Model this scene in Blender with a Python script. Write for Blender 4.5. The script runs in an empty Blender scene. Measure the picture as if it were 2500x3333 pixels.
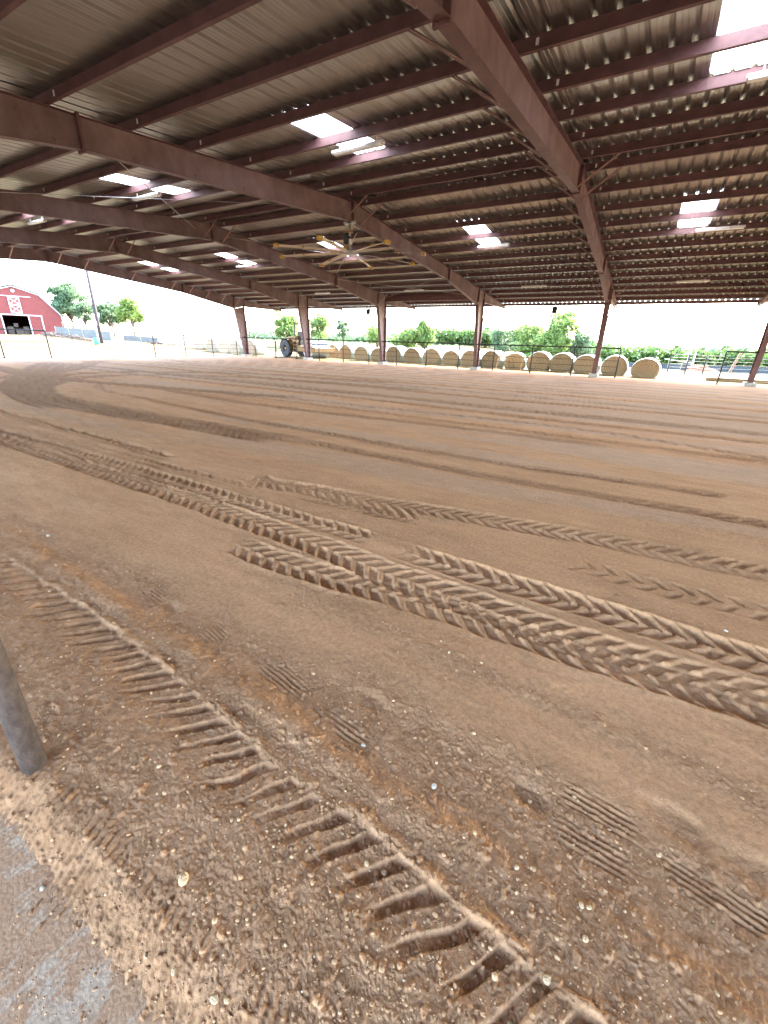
import bpy, math, random
import numpy as np
from mathutils import Vector, Matrix
sc = bpy.context.scene
col = sc.collection
random.seed(7)

# ------------------------------------------------------------------ camera
cam = bpy.data.cameras.new('camera'); cam_o = bpy.data.objects.new('camera', cam); col.objects.link(cam_o)
YAW, PITCH, ROLL = -.5268, -.3844, .0313
_F = Vector((math.sin(YAW)*math.cos(PITCH), math.cos(YAW)*math.cos(PITCH), math.sin(PITCH)))
_R = Vector((math.cos(YAW), -math.sin(YAW), 0)); _U = _R.cross(_F)
_R, _U = _R*math.cos(ROLL)+_U*math.sin(ROLL), _U*math.cos(ROLL)-_R*math.sin(ROLL)
m = Matrix((_R, _U, -_F)).transposed().to_4x4(); m.translation = Vector((2.7647, -14.8501, 1.584))
cam_o.matrix_world = m
cam.sensor_fit = 'HORIZONTAL'; cam.sensor_width = 36; cam.lens = 36*1361.3/2500
cam.clip_start = .05; cam.clip_end = 6000
sc.camera = cam_o
sc.render.resolution_x = 768; sc.render.resolution_y = 1024

# ------------------------------------------------------------------ sky, sun, exposure
SUN = Vector((.22, 1.09, 1.0)).normalized()
w = bpy.data.worlds.new('World'); sc.world = w; w.use_nodes = True
nt = w.node_tree; nt.nodes.clear()
sky = nt.nodes.new('ShaderNodeTexSky'); sky.sky_type = 'NISHITA'; sky.sun_disc = False
sky.sun_elevation = math.asin(SUN.z); sky.sun_rotation = math.atan2(SUN.x, SUN.y)
sky.air_density = 1.0; sky.dust_density = 1.6; sky.ozone_density = .2
bg = nt.nodes.new('ShaderNodeBackground'); bg.inputs['Strength'].default_value = .15
wo = nt.nodes.new('ShaderNodeOutputWorld')
nt.links.new(sky.outputs[0], bg.inputs[0]); nt.links.new(bg.outputs[0], wo.inputs[0])
sl = bpy.data.lights.new('sun', 'SUN'); sl.energy = 2.0; sl.angle = math.radians(.5); sl.color = (1, .95, .87)
so = bpy.data.objects.new('sun', sl); col.objects.link(so)
so.rotation_euler = (-SUN).to_track_quat('-Z', 'Y').to_euler(); so.location = (0, 40, 60)
sc.view_settings.view_transform = 'Standard'; sc.view_settings.look = 'None'
sc.view_settings.exposure = 4.6; sc.view_settings.gamma = 1
sc.cycles.max_bounces = 8; sc.cycles.diffuse_bounces = 5; sc.cycles.glossy_bounces = 3
sc.cycles.transmission_bounces = 4; sc.cycles.sample_clamp_indirect = 8

# ------------------------------------------------------------------ materials
def mat(name, color, rough=.7, metal=0., var=.25, scale=6., bump=0., bscale=40., col2=None, stretch=(1,1,1), spec=.4):
    m = bpy.data.materials.new(name); m.use_nodes = True
    n = m.node_tree; b = n.nodes['Principled BSDF']
    b.inputs['Roughness'].default_value = rough; b.inputs['Metallic'].default_value = metal
    b.inputs['Specular IOR Level'].default_value = spec
    tc = n.nodes.new('ShaderNodeTexCoord'); mp = n.nodes.new('ShaderNodeMapping'); mp.inputs['Scale'].default_value = stretch
    n.links.new(tc.outputs['Object'], mp.inputs[0])
    no = n.nodes.new('ShaderNodeTexNoise'); no.inputs['Scale'].default_value = scale; no.inputs['Detail'].default_value = 7
    no.inputs['Roughness'].default_value = .65
    n.links.new(mp.outputs[0], no.inputs['Vector'])
    cr = n.nodes.new('ShaderNodeValToRGB')
    c = color; d = col2 if col2 else tuple(max(0, x*(1-var)) for x in c); e = tuple(min(1, x*(1+var)) for x in c)
    cr.color_ramp.elements[0].color = (*d, 1); cr.color_ramp.elements[0].position = .32
    cr.color_ramp.elements[1].color = (*e, 1); cr.color_ramp.elements[1].position = .68
    n.links.new(no.outputs[0], cr.inputs[0]); n.links.new(cr.outputs[0], b.inputs['Base Color'])
    if bump:
        n2 = n.nodes.new('ShaderNodeTexNoise'); n2.inputs['Scale'].default_value = bscale; n2.inputs['Detail'].default_value = 5
        n.links.new(mp.outputs[0], n2.inputs['Vector'])
        bp = n.nodes.new('ShaderNodeBump'); bp.inputs['Strength'].default_value = bump; bp.inputs['Distance'].default_value = .02
        n.links.new(n2.outputs[0], bp.inputs['Height']); n.links.new(bp.outputs[0], b.inputs['Normal'])
    return m

M = {}
M['primer'] = mat('primer', (.125,.061,.063), .6, 0, .25, 3, .1, 60)
M['primer_dusty'] = mat('primer_dusty', (.185,.132,.128), .8, 0, .2, 1.5, .1, 60, col2=(.112,.068,.068), stretch=(1,1,.7))
M['brace'] = mat('brace_angle', (.30,.20,.18), .45, .2, .3, 6)
M['galv'] = mat('galvalume', (.325,.325,.31), .34, .88, .10, 1.3, 0, 0, stretch=(2.5,.35,1))
M['galv2'] = mat('galvanized', (.5,.51,.52), .45, .7, .15, 8)
M['white_metal'] = mat('white_enamel', (.75,.76,.75), .4, 0, .05, 5)
M['pipe'] = mat('rusty_pipe', (.02,.018,.018), .6, .1, .35, 14, .25, 70, col2=(.016,.012,.012))
M['pipe_near'] = mat('painted_pipe', (.085,.060,.050), .6, 0, .45, 40, .3, 120, col2=(.05,.036,.032), stretch=(1,1,.6))
M['concrete'] = mat('concrete', (.36,.35,.33), .85, 0, .15, 7, .3, 60)
M['hay'] = mat('hay', (.26,.16,.07), .9, 0, .35, 14, .7, 90, stretch=(1,.4,1))
M['netwrap'] = mat('net_wrap', (.32,.36,.33), .6, 0, .1, 10, .25, 60)
M['yellow'] = mat('machine_yellow', (.24,.135,.04), .55, 0, .25, 3, .1, 30)
M['drum'] = mat('steel_drum', (.34,.37,.42), .45, .5, .15, 4)
M['black'] = mat('black_plastic', (.025,.026,.03), .5, 0, .2, 5)
M['rubber'] = mat('tyre_rubber', (.06,.062,.07), .85, 0, .3, 9, .3, 60)
M['darkglass'] = mat('dark_glass', (.02,.025,.03), .15, 0, .1, 5)
M['fan_blade'] = mat('fan_aluminium', (.62,.57,.47), .4, .1, .1, 5)
M['fan_yellow'] = mat('fan_winglet', (.42,.24,.03), .5, 0, .1, 5)
M['wood'] = mat('weathered_wood', (.33,.25,.16), .85, 0, .3, 9, .4, 40, stretch=(1,1,.25))
M['palewood'] = mat('pale_lumber', (.34,.25,.15), .8, 0, .2, 9, .3, 40, stretch=(1,1,.3))
M['pole'] = mat('creosote_pole', (.045,.033,.035), .85, 0, .25, 6, .4, 30, stretch=(1,1,.2))
M['barnred'] = mat('barn_red', (.15,.024,.02), .6, 0, .12, 2)
M['barnwhite'] = mat('barn_trim', (.5,.5,.5), .5, 0, .05, 4)
M['barnroof'] = mat('barn_roof', (.05,.065,.07), .5, .3, .1, 3)
M['blue'] = mat('cupola_blue', (.10,.26,.42), .5, 0, .1, 3)
M['bark'] = mat('bark', (.10,.075,.055), .9, 0, .3, 8, .5, 30)
M['tan_cloth'] = mat('tan_shade_cloth', (.24,.18,.085), .9, 0, .1, 4)
M['meshcloth'] = mat('grey_mesh', (.13,.13,.12), .9, 0, .2, 3)
M['green_plastic'] = mat('green_plastic', (.06,.30,.16), .5, 0, .1, 4)
M['debris'] = mat('dead_branches', (.10,.075,.06), .9, 0, .35, 5, .3, 20)
M['redlogs'] = mat('red_cedar', (.42,.17,.10), .85, 0, .3, 6, .3, 20)
M['greywall'] = mat('grey_windbreak', (.035,.045,.05), .8, 0, .2, 3)
M['whitestone'] = mat('white_stone', (.48,.43,.36), .7, 0, .12, 30)
M['tanstone'] = mat('tan_stone', (.60,.42,.25), .85, 0, .2, 60, .5, 200)
M['lens'] = mat('fixture_lens', (.72,.73,.72), .35, 0, .04, 5)

def skylight_mat():
    m = bpy.data.materials.new('skylight_panel'); m.use_nodes = True; n = m.node_tree; n.nodes.clear()
    o = n.nodes.new('ShaderNodeOutputMaterial'); t = n.nodes.new('ShaderNodeBsdfTranslucent'); d = n.nodes.new('ShaderNodeBsdfDiffuse')
    tr = n.nodes.new('ShaderNodeBsdfTransparent'); mx = n.nodes.new('ShaderNodeMixShader'); mx2 = n.nodes.new('ShaderNodeMixShader')
    no = n.nodes.new('ShaderNodeTexNoise'); no.inputs['Scale'].default_value = 4; cr = n.nodes.new('ShaderNodeValToRGB')
    cr.color_ramp.elements[0].color = (.8,.83,.82,1); cr.color_ramp.elements[1].color = (.93,.94,.94,1)
    n.links.new(no.outputs[0], cr.inputs[0]); n.links.new(cr.outputs[0], t.inputs[0])
    d.inputs[0].default_value = (.85,.87,.87,1); tr.inputs[0].default_value = (.9,.93,.93,1)
    mx.inputs[0].default_value = .2; n.links.new(t.outputs[0], mx.inputs[1]); n.links.new(d.outputs[0], mx.inputs[2])
    mx2.inputs[0].default_value = 0.0; n.links.new(mx.outputs[0], mx2.inputs[1]); n.links.new(tr.outputs[0], mx2.inputs[2])
    n.links.new(mx2.outputs[0], o.inputs[0]); return m
M['skylight'] = skylight_mat()

def leaf_mat(name, a, b):
    m = bpy.data.materials.new(name); m.use_nodes = True; n = m.node_tree
    p = n.nodes['Principled BSDF']; p.inputs['Roughness'].default_value = .55; p.inputs['Specular IOR Level'].default_value = .3
    g = n.nodes.new('ShaderNodeNewGeometry'); cr = n.nodes.new('ShaderNodeValToRGB')
    cr.color_ramp.elements[0].color = (*a,1); cr.color_ramp.elements[1].color = (*b,1)
    n.links.new(g.outputs['Random Per Island'], cr.inputs[0]); n.links.new(cr.outputs[0], p.inputs['Base Color'])
    t = n.nodes.new('ShaderNodeBsdfTranslucent'); mx = n.nodes.new('ShaderNodeMixShader'); mx.inputs[0].default_value = .35
    n.links.new(cr.outputs[0], t.inputs[0]); n.links.new(p.outputs[0], mx.inputs[1]); n.links.new(t.outputs[0], mx.inputs[2])
    n.links.new(mx.outputs[0], n.nodes['Material Output'].inputs[0]); return m
M['leaf_bright'] = leaf_mat('leaf_bright', (.11,.17,.04), (.20,.28,.075))
M['leaf_cool'] = leaf_mat('leaf_cool', (.07,.125,.06), (.14,.205,.10))
M['leaf_dark'] = leaf_mat('leaf_dark', (.045,.09,.022), (.095,.15,.04))

# ------------------------------------------------------------------ helpers
def tag(o, label=None, cat=None, group=None, kind=None):
    if label: o['label'] = label
    if cat: o['category'] = cat
    if group: o['group'] = group
    if kind: o['kind'] = kind
    return o
def empty(name, loc=(0,0,0), rz=0., label=None, cat=None, group=None):
    o = bpy.data.objects.new(name, None); col.objects.link(o); o.location = loc; o.rotation_euler = (0,0,rz)
    o.empty_display_size = .2
    return tag(o, label, cat, group)
def kids(o): return [c for c in bpy.data.objects if c.parent == o]
def copy_tree(o, parent=None):
    c = o.copy(); col.objects.link(c)
    if parent is not None: c.parent = parent
    for k in kids(o): copy_tree(k, c)
    return c

class MB:
    def __init__(s): s.v = []; s.f = []; s.n = 0; s.mi = []
    def add(s, v, f, mi=0):
        v = np.asarray(v, float).reshape(-1,3); s.v.append(v)
        s.f += [tuple(i+s.n for i in q) for q in f]; s.mi += [mi]*len(f); s.n += len(v); return s
    def box(s, c, size, rot=None, mi=0):
        hx,hy,hz = [x/2 for x in size]
        v = np.array([(x,y,z) for x in(-hx,hx) for y in(-hy,hy) for z in(-hz,hz)])
        if rot is not None: v = v @ np.array(rot).T
        return s.add(v+np.array(c), [(0,1,3,2),(4,6,7,5),(0,4,5,1),(2,3,7,6),(0,2,6,4),(1,5,7,3)], mi)
    def bar(s, a, b, wd, ht=None, up=(0,0,1), mi=0):
        a = Vector(a); b = Vector(b); d = b-a; L = d.length; z = d.normalized(); u = Vector(up)
        if abs(z.dot(u)) > .99: u = Vector((1,0,0))
        x = u.cross(z).normalized(); y = z.cross(x)
        R = np.array([[x[i],y[i],z[i]] for i in range(3)])
        return s.box(np.array((a+b)/2), (wd, ht or wd, L), R, mi)
    def tube(s, pts, r, n=10, cap=True, mi=0):
        pts = [Vector(p) for p in pts]; rr = r if hasattr(r,'__len__') else [r]*len(pts); V = []; prev = None
        for i,p in enumerate(pts):
            d = (pts[min(i+1,len(pts)-1)]-pts[max(i-1,0)]).normalized()
            u = prev if prev is not None else (Vector((0,0,1)) if abs(d.z) < .9 else Vector((1,0,0)))
            x = (u - d*u.dot(d)).normalized(); y = d.cross(x); prev = x
            for k in range(n):
                a = 2*math.pi*k/n; V.append(p + (x*math.cos(a)+y*math.sin(a))*rr[i])
        F = []
        for i in range(len(pts)-1):
            for k in range(n):
                k2 = (k+1)%n; F.append((i*n+k, i*n+k2, (i+1)*n+k2, (i+1)*n+k))
        if cap: F.append(tuple(range(n-1,-1,-1))); F.append(tuple((len(pts)-1)*n+k for k in range(n)))
        return s.add([tuple(v) for v in V], F, mi)
    def prism(s, poly, axis, t0, t1, mi=0):
        # polygon in the plane normal to axis ('x': (y,z), 'y': (x,z), 'z': (x,y)), extruded t0..t1
        n = len(poly)
        def P(a,b,t): return (t,a,b) if axis=='x' else ((a,t,b) if axis=='y' else (a,b,t))
        v = [P(a,b,t0) for a,b in poly]+[P(a,b,t1) for a,b in poly]
        f = [tuple(range(n-1,-1,-1)), tuple(range(n,2*n))]+[(i,(i+1)%n,n+(i+1)%n,n+i) for i in range(n)]
        return s.add(v, f, mi)
    def build(s, name, mats, parent=None, smooth=False, loc=None, bevel=0):
        me = bpy.data.meshes.new(name); v = np.concatenate(s.v) if s.v else np.zeros((0,3))
        me.from_pydata(v.tolist(), [], s.f)
        if not isinstance(mats, (list,tuple)): mats = [mats]
        for q in mats: me.materials.append(M[q] if isinstance(q,str) else q)
        if len(mats) > 1: me.polygons.foreach_set('material_index', s.mi)
        if smooth: me.polygons.foreach_set('use_smooth', [True]*len(me.polygons))
        me.update(); o = bpy.data.objects.new(name, me); col.objects.link(o)
        if parent is not None: o.parent = parent
        if loc is not None: o.location = loc
        if bevel:
            md = o.modifiers.new('bevel','BEVEL'); md.width = bevel; md.segments = 2; md.limit_method = 'ANGLE'
        return o

# ------------------------------------------------------------------ numpy noise
def _h(ix, iy, seed):
    n = (ix.astype(np.int64)*374761393 + iy.astype(np.int64)*668265263 + seed*1442695041) & 0xffffffff
    n = ((n ^ (n >> 13))*1274126177) & 0xffffffff
    return ((n ^ (n >> 16)) & 0xffffff).astype(np.float32)/16777215.
def vnoise(x, y, seed=0):
    ix = np.floor(x); iy = np.floor(y); fx = (x-ix); fy = (y-iy)
    fx = fx*fx*fx*(fx*(fx*6-15)+10); fy = fy*fy*fy*(fy*(fy*6-15)+10)
    a = _h(ix,iy,seed); b = _h(ix+1,iy,seed); c = _h(ix,iy+1,seed); d = _h(ix+1,iy+1,seed)
    return (a*(1-fx)+b*fx)*(1-fy)+(c*(1-fx)+d*fx)*fy - .5
def fbm(x, y, oct=4, seed=0, gain=.5):
    s = 0; a = 1.
    for i in range(oct):
        s = s + a*vnoise(x*2**i+17.3*i, y*2**i-9.1*i, seed+i); a *= gain
    return s
def sst(a, b, x):
    t = np.clip((x-a)/(b-a), 0, 1); return t*t*(3-2*t)

# ------------------------------------------------------------------ tyre tracks in the dirt (world metres)
def smooth_line(P, step=.05):
    P = np.array(P, float); d = np.r_[0, np.cumsum(np.hypot(*np.diff(P, axis=0).T))]
    n = max(8, int(d[-1]/step)); t = np.linspace(0, d[-1], n)
    X = np.interp(t, d, P[:,0]); Y = np.interp(t, d, P[:,1])
    k = max(1, int(.35/step)); ker = np.hanning(2*k+3)[1:-1]; ker /= ker.sum()
    Xp = np.pad(X, k, mode='reflect', reflect_type='odd'); Yp = np.pad(Y, k, mode='reflect', reflect_type='odd')
    return np.convolve(Xp, ker, 'valid'), np.convolve(Yp, ker, 'valid'), t
TR = []
def track(P, hw, depth, pitch=.132, dirn=1, kind='chev', lo=1., hi=1., seed=0, dark=0., ends=(1,1), tan=.62, duty=.64, chop=0):
    X,Y,t = smooth_line(P, .05 if hw < .4 else .1); TR.append(dict(X=X,Y=Y,t=t,hw=hw,depth=depth,pitch=pitch,dirn=dirn,kind=kind,lo=lo,hi=hi,seed=seed,dark=dark,ends=ends,tan=tan,duty=duty,chop=chop))
# middle pass (runs the whole width) and the two that join it
track([(-9.5,-12.12),(-6,-12.30),(-3.7,-12.32),(-2,-12.33),(-1,-12.33),(-.36,-12.37),(.3,-12.39),(1,-12.43),(1.42,-12.49),(1.9,-12.5),(2.4,-12.53),(3.0,-12.55),(3.7,-12.53),(5,-12.5)], .155, .028, dirn=-1, seed=1)
track([(.02,-12.78),(.45,-12.79),(.9,-12.78),(1.3,-12.74),(1.7,-12.70),(2.1,-12.67),(2.5,-12.66),(3.3,-12.6),(5,-12.58)], .135, .026, dirn=-1, seed=2, ends=(1,0))
track([(-9,-11.98),(-6,-12.08),(-3.9,-12.03),(-2.2,-12.04),(-1.1,-12.05),(-.2,-12.07),(.3,-12.08),(.95,-12.05),(1.09,-12.05)], .12, .026, dirn=1, seed=3, lo=.75, ends=(0,1))
track([(1.24,-12.10),(1.7,-12.12),(2.1,-12.12),(2.6,-12.12),(3.1,-12.13),(3.4,-12.16),(5,-12.2)], .135, .028, dirn=1, seed=4)
track([(-1.3,-11.35),(-.8,-11.46),(-.2,-11.34),(.5,-11.28),(1.1,-11.15),(1.55,-11.08),(2.1,-11.0),(2.6,-10.92),(3.0,-10.9),(3.5,-10.88),(3.95,-10.84),(5.5,-10.7)], .165, .026, dirn=-1, seed=5, ends=(1,0))
track([(-.35,-11.55),(.4,-11.52),(1.0,-11.47),(1.25,-11.42)], .12, .018, dirn=1, seed=6)
track([(2.35,-11.5),(2.83,-11.56),(3.17,-11.57),(3.6,-11.55),(4.4,-11.52)], .12, .016, dirn=1, seed=7, pitch=.16, duty=.3)
track([(-13.8,-5.0),(-14.1,-5.9),(-13.2,-7.0),(-11.9,-7.7),(-10.5,-8.0),(-9,-8.12),(-6.7,-8.47),(-4.2,-8.66),(-2.4,-8.75),(-.5,-8.82),(1.2,-8.86),(2.3,-8.8),(2.9,-8.72),(4,-8.7)], .12, .034, dirn=1, seed=8, lo=.45, dark=.25, pitch=.16)
track([(-11.9,-5.9),(-10.5,-6.5),(-9.1,-6.73),(-6.5,-6.93),(-3.5,-6.88),(-1.6,-6.68),(.5,-6.56),(3,-6.5)], .15, .018, dirn=1, seed=9, dark=.5, pitch=.17)
track([(-8,-5.5),(-3.4,-5.3),(0,-5.03),(1.3,-5.05),(2.5,-5.12),(3.4,-5.4),(4.3,-5.7),(5,-5.85),(8,-6.3)], .13, .03, dirn=1, seed=10, pitch=.22, duty=.4, dark=.2)
track([(-12,-11.2),(-8.7,-11.28),(-6.9,-11.33),(-5,-11.35),(-3.5,-11.4),(-2.6,-11.45)], .12, .03, dirn=-1, seed=11, lo=.5, pitch=.13)
track([(-7,-11.7),(-4,-11.72),(-2.5,-11.74),(-.6,-11.7)], .10, .014, dirn=1, seed=12, lo=.6)
# near pass along the fence, pressed deep into the loose gravelly dirt
track([(-2.2,-14.0),(-1.1,-14.05),(-.6,-14.05),(.14,-14.05),(.5,-14.08),(.9,-14.1),(1.2,-14.13),(1.6,-14.18),(1.95,-14.22),(2.2,-14.2),(2.4,-14.2),(2.6,-14.25),(2.85,-14.28),(3.4,-14.3),(4.5,-14.33),(7,-14.3)], .15, .028, dirn=-1, seed=13, lo=.55, hi=1.1, pitch=.118, tan=.6, duty=.36, ends=(0,0), chop=1)
# far turning loops
_loops = [[(-27.5,-2.5),(-24,-4.6),(-20.7,-6.2),(-17.5,-7.75),(-15.1,-8.9),(-13.4,-9.5),(-12,-9.85),(-10.3,-10.2),(-8,-10.4)],
 [(-26,-2.9),(-23.6,-4.2),(-17.3,-7.3),(-14,-8.8),(-11.9,-9.6),(-10.3,-9.95),(-9,-10.05),(-6.1,-9.95),(-5,-9.85),(-2,-9.8)],
 [(-12.6,-9.6),(-14.5,-8.9),(-16.3,-7.8),(-17.9,-6.3),(-18.3,-4.9),(-17.9,-3.2),(-15.8,-.8),(-13,.6),(-6,1.5)],
 [(-12.2,-9.3),(-13.6,-9.0),(-14.9,-8.0),(-16.2,-6.6),(-16.5,-5.2),(-15.5,-3.0),(-12,-1.2),(-4,-.4)],
 [(-29,1),(-25,-1.8),(-21,-4.6),(-18.6,-6.8),(-17.6,-8.6),(-18.2,-10.2),(-20,-11.6)], [(-28,-6),(-23,-6.6),(-19,-7.2),(-15,-7.2),(-11,-6.4),(-6,-5.4)]]
for _k,_L in enumerate(_loops):
    for _o in (0, .55):
        track([(a+_o*.8, b_+_o*.6) for a,b_ in _L], .20, .032, pitch=.19, dirn=1-2*(_k%2), seed=14+_k*2+int(_o*2), dark=.62)
track([(-30,3),(-26,-.5),(-24,-2.8),(-22.5,-4.6)], .25, .03, kind='smooth', seed=38, dark=.5)
track([(-31,6),(-22,3.2),(-12,2.6),(0,3.4),(8,3.7)], .25, .025, kind='smooth', seed=39, dark=.45)

for _k,(_y,_hw,_d) in enumerate([(-4.15,.16,.5),(-3.1,.2,.6),(-2.75,.14,.4),(-.9,.2,.6),(.4,.16,.5),(2.0,.2,.6),(4.4,.2,.5),(5.9,.2,.6),(7.4,.2,.5),(9.0,.2,.6),(10.9,.2,.5),(12.7,.2,.5),(-6.1,.13,.35),(-9.55,.13,.3)]):
    _q = random.Random(200+_k); _x0 = _q.uniform(-30,-20) if _y > -5 else _q.uniform(-12,-7)
    track([(_x0+_j*3.2, _y+_q.gauss(0,.10)-.012*(_x0+_j*3.2)) for _j in range(int((14-_x0)/3.2))], _hw, .022, pitch=.17, dirn=1-2*(_k%2), seed=60+_k, dark=_d, lo=.8)
def tracks_eval(x, y, sel):
    dz = np.zeros(len(x)); dk = np.zeros(len(x))
    if not sel.any(): return dz, dk
    for T in TR:
        X,Y,t,hw = T['X'],T['Y'],T['t'],T['hw']; R = hw*1.9
        c = np.where(sel & (x > X.min()-R) & (x < X.max()+R) & (y > Y.min()-R) & (y < Y.max()+R))[0]
        if len(c) == 0: continue
        ax,ay = X[:-1],Y[:-1]; bx,by = X[1:]-ax, Y[1:]-ay; L2 = bx*bx+by*by+1e-12
        step = max(1000, int(6e6/len(ax)))
        for k in range(0, len(c), step):
            ii = c[k:k+step]; px = x[ii][:,None]-ax; py = y[ii][:,None]-ay
            u = np.clip((px*bx+py*by)/L2, 0, 1); d2 = (px-u*bx)**2+(py-u*by)**2
            j = d2.argmin(1); r = np.arange(len(ii)); d = np.sqrt(d2[r,j]); uj = u[r,j]
            s = t[j]+uj*(t[j+1]-t[j]); side = np.sign(bx[j]*py[r,j]-by[j]*px[r,j])
            wob = .012*vnoise(s*9, side*3.1, T['seed'])*2
            q = (d+wob)/hw
            ok = q < 1.9; ii = ii[ok]; q = q[ok]; s = s[ok]; side = side[ok]; d = d[ok]
            fade = np.ones(len(s)); En = 2. if T['dark'] > .4 else .45
            if T['ends'][0]: fade *= sst(0, En, s)
            if T['ends'][1]: fade *= sst(0, En*(.6 if hw < .25 else 1.6), t[-1]-s)
            patch = .42+.75*np.clip(fbm(s*1.1, side*2., 3, T['seed']+50)+.5, 0, 1)
            amp = np.where(side > 0, T['hi'], T['lo'])*fade*patch
            edge = 1-sst(.93, 1.06, q)
            berm = np.exp(-((q-1.13)/.13)**2)*(.35+.6*(vnoise(s*14, side*5, T['seed']+9)+.5))
            if T['chop']: amp = T['hi']*fade*(.8+.3*vnoise(s*2,s*0,77))*(.55+.55*sst(-.25,.12,fbm(s*5.5, s*0, 3, 71)))*sst(-.55+.7*vnoise(s*8,s*0,72), .35, side*q)
            if T['chop']: berm = berm*(.2+1.5*sst(-.2,.3,fbm(s*11, side*q*5, 3, 81)))
            if T['kind'] == 'chev':
                ph = (s + T['dirn']*T['tan']*(.75*d + .5*d*q))/T['pitch'] + np.where(side > 0, 0, .5) + .10*vnoise(s*6, d*20, T['seed']+3)
                if T['chop']: ph = (s + T['dirn']*T['tan']*side*d + .25*vnoise(s*5, side*d*9, 74)*.12)/T['pitch'] + .16*vnoise(s*7, s*0, 75)
                tri = np.abs((ph % 1)-.5)*2
                wl = T['duty']*(.9+.25*q)
                lug = 1-sst(wl-.07, wl+.10, tri)
                lug *= 1. if T['chop'] else sst(-.02, .12, q)
                rim = np.exp(-((tri-wl-.16)/.12)**2)*.25
                z = -T['depth']*edge*(.22+.78*lug) + T['depth']*.30*rim*edge
                z += T['depth']*.30*berm*1.0
            else:
                z = -T['depth']*edge*(.6+.25*vnoise(s*1.5, q*4, T['seed'])) + T['depth']*.3*berm
            new = z*amp
            old = dz[ii]
            dz[ii] = np.where(np.abs(new) > np.abs(old)*.9, new, old*.85+new*.3)
            dk[ii] = np.maximum(dk[ii], T['dark']*(1-sst(.9,1.35,q))*fade)
    return dz, dk

# boot prints: (x, y, length, width, ridge direction degrees, heel)
BOOTS = [(-1.93,-13.5,.34,.12,-4,0),(-.46,-13.55,.28,.11,-6,0),(.28,-13.60,.26,.11,-5,1),(.52,-13.62,.20,.10,-6,2),
 (.95,-13.64,.15,.26,-10,0),(1.55,-13.68,.40,.12,-10,0),(1.97,-13.56,.20,.10,-8,2),(1.95,-13.76,.30,.10,-6,0),
 (2.73,-13.62,.22,.10,-14,2),(2.97,-13.55,.38,.11,-5,0),(2.93,-13.70,.34,.10,-3,0),(3.22,-13.44,.30,.13,-12,2),(3.50,-13.49,.42,.13,-12,2),(3.35,-13.64,.50,.12,-10,0)]

FARS = [(-2.1,.55,1.),(-1.0,.25,-.8),(.6,.45,.9),(1.9,.35,-.9),(3.0,.7,.8),(4.6,.4,-1.),(5.6,.5,.9),(6.8,.3,-.9),(7.8,.6,1.),(9.4,.5,-.8),(10.6,.35,.9),(11.8,.5,-.9),(13.0,.4,.8),(14.1,.3,-.9),(-3.4,.45,1.0),(-4.4,.3,-.6),(-7.6,.25,.5),(-9.4,.28,.35),(-6.6,.35,-.9),(-5.9,.3,-.5)]

def terrain_base(x, y):
    left = 1.15*sst(0, 27, -33.2-x)
    down = -np.clip(y-26, 0, 1e9)*.027*sst(-40, -12, x); down = np.maximum(down, -4.2)
    far = sst(250, 900, np.hypot(x, y))
    out = np.maximum(sst(15.6, 17.2, y), sst(-32.4, -33.6, -(-x)) if False else sst(.0, 1.2, -32.4-x))
    und = .10*fbm(x*.16, y*.16, 3, 90)*out + .025*fbm(x*1.3, y*1.3, 4, 91)*out
    return (left+down)*(1-far) + und

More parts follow.
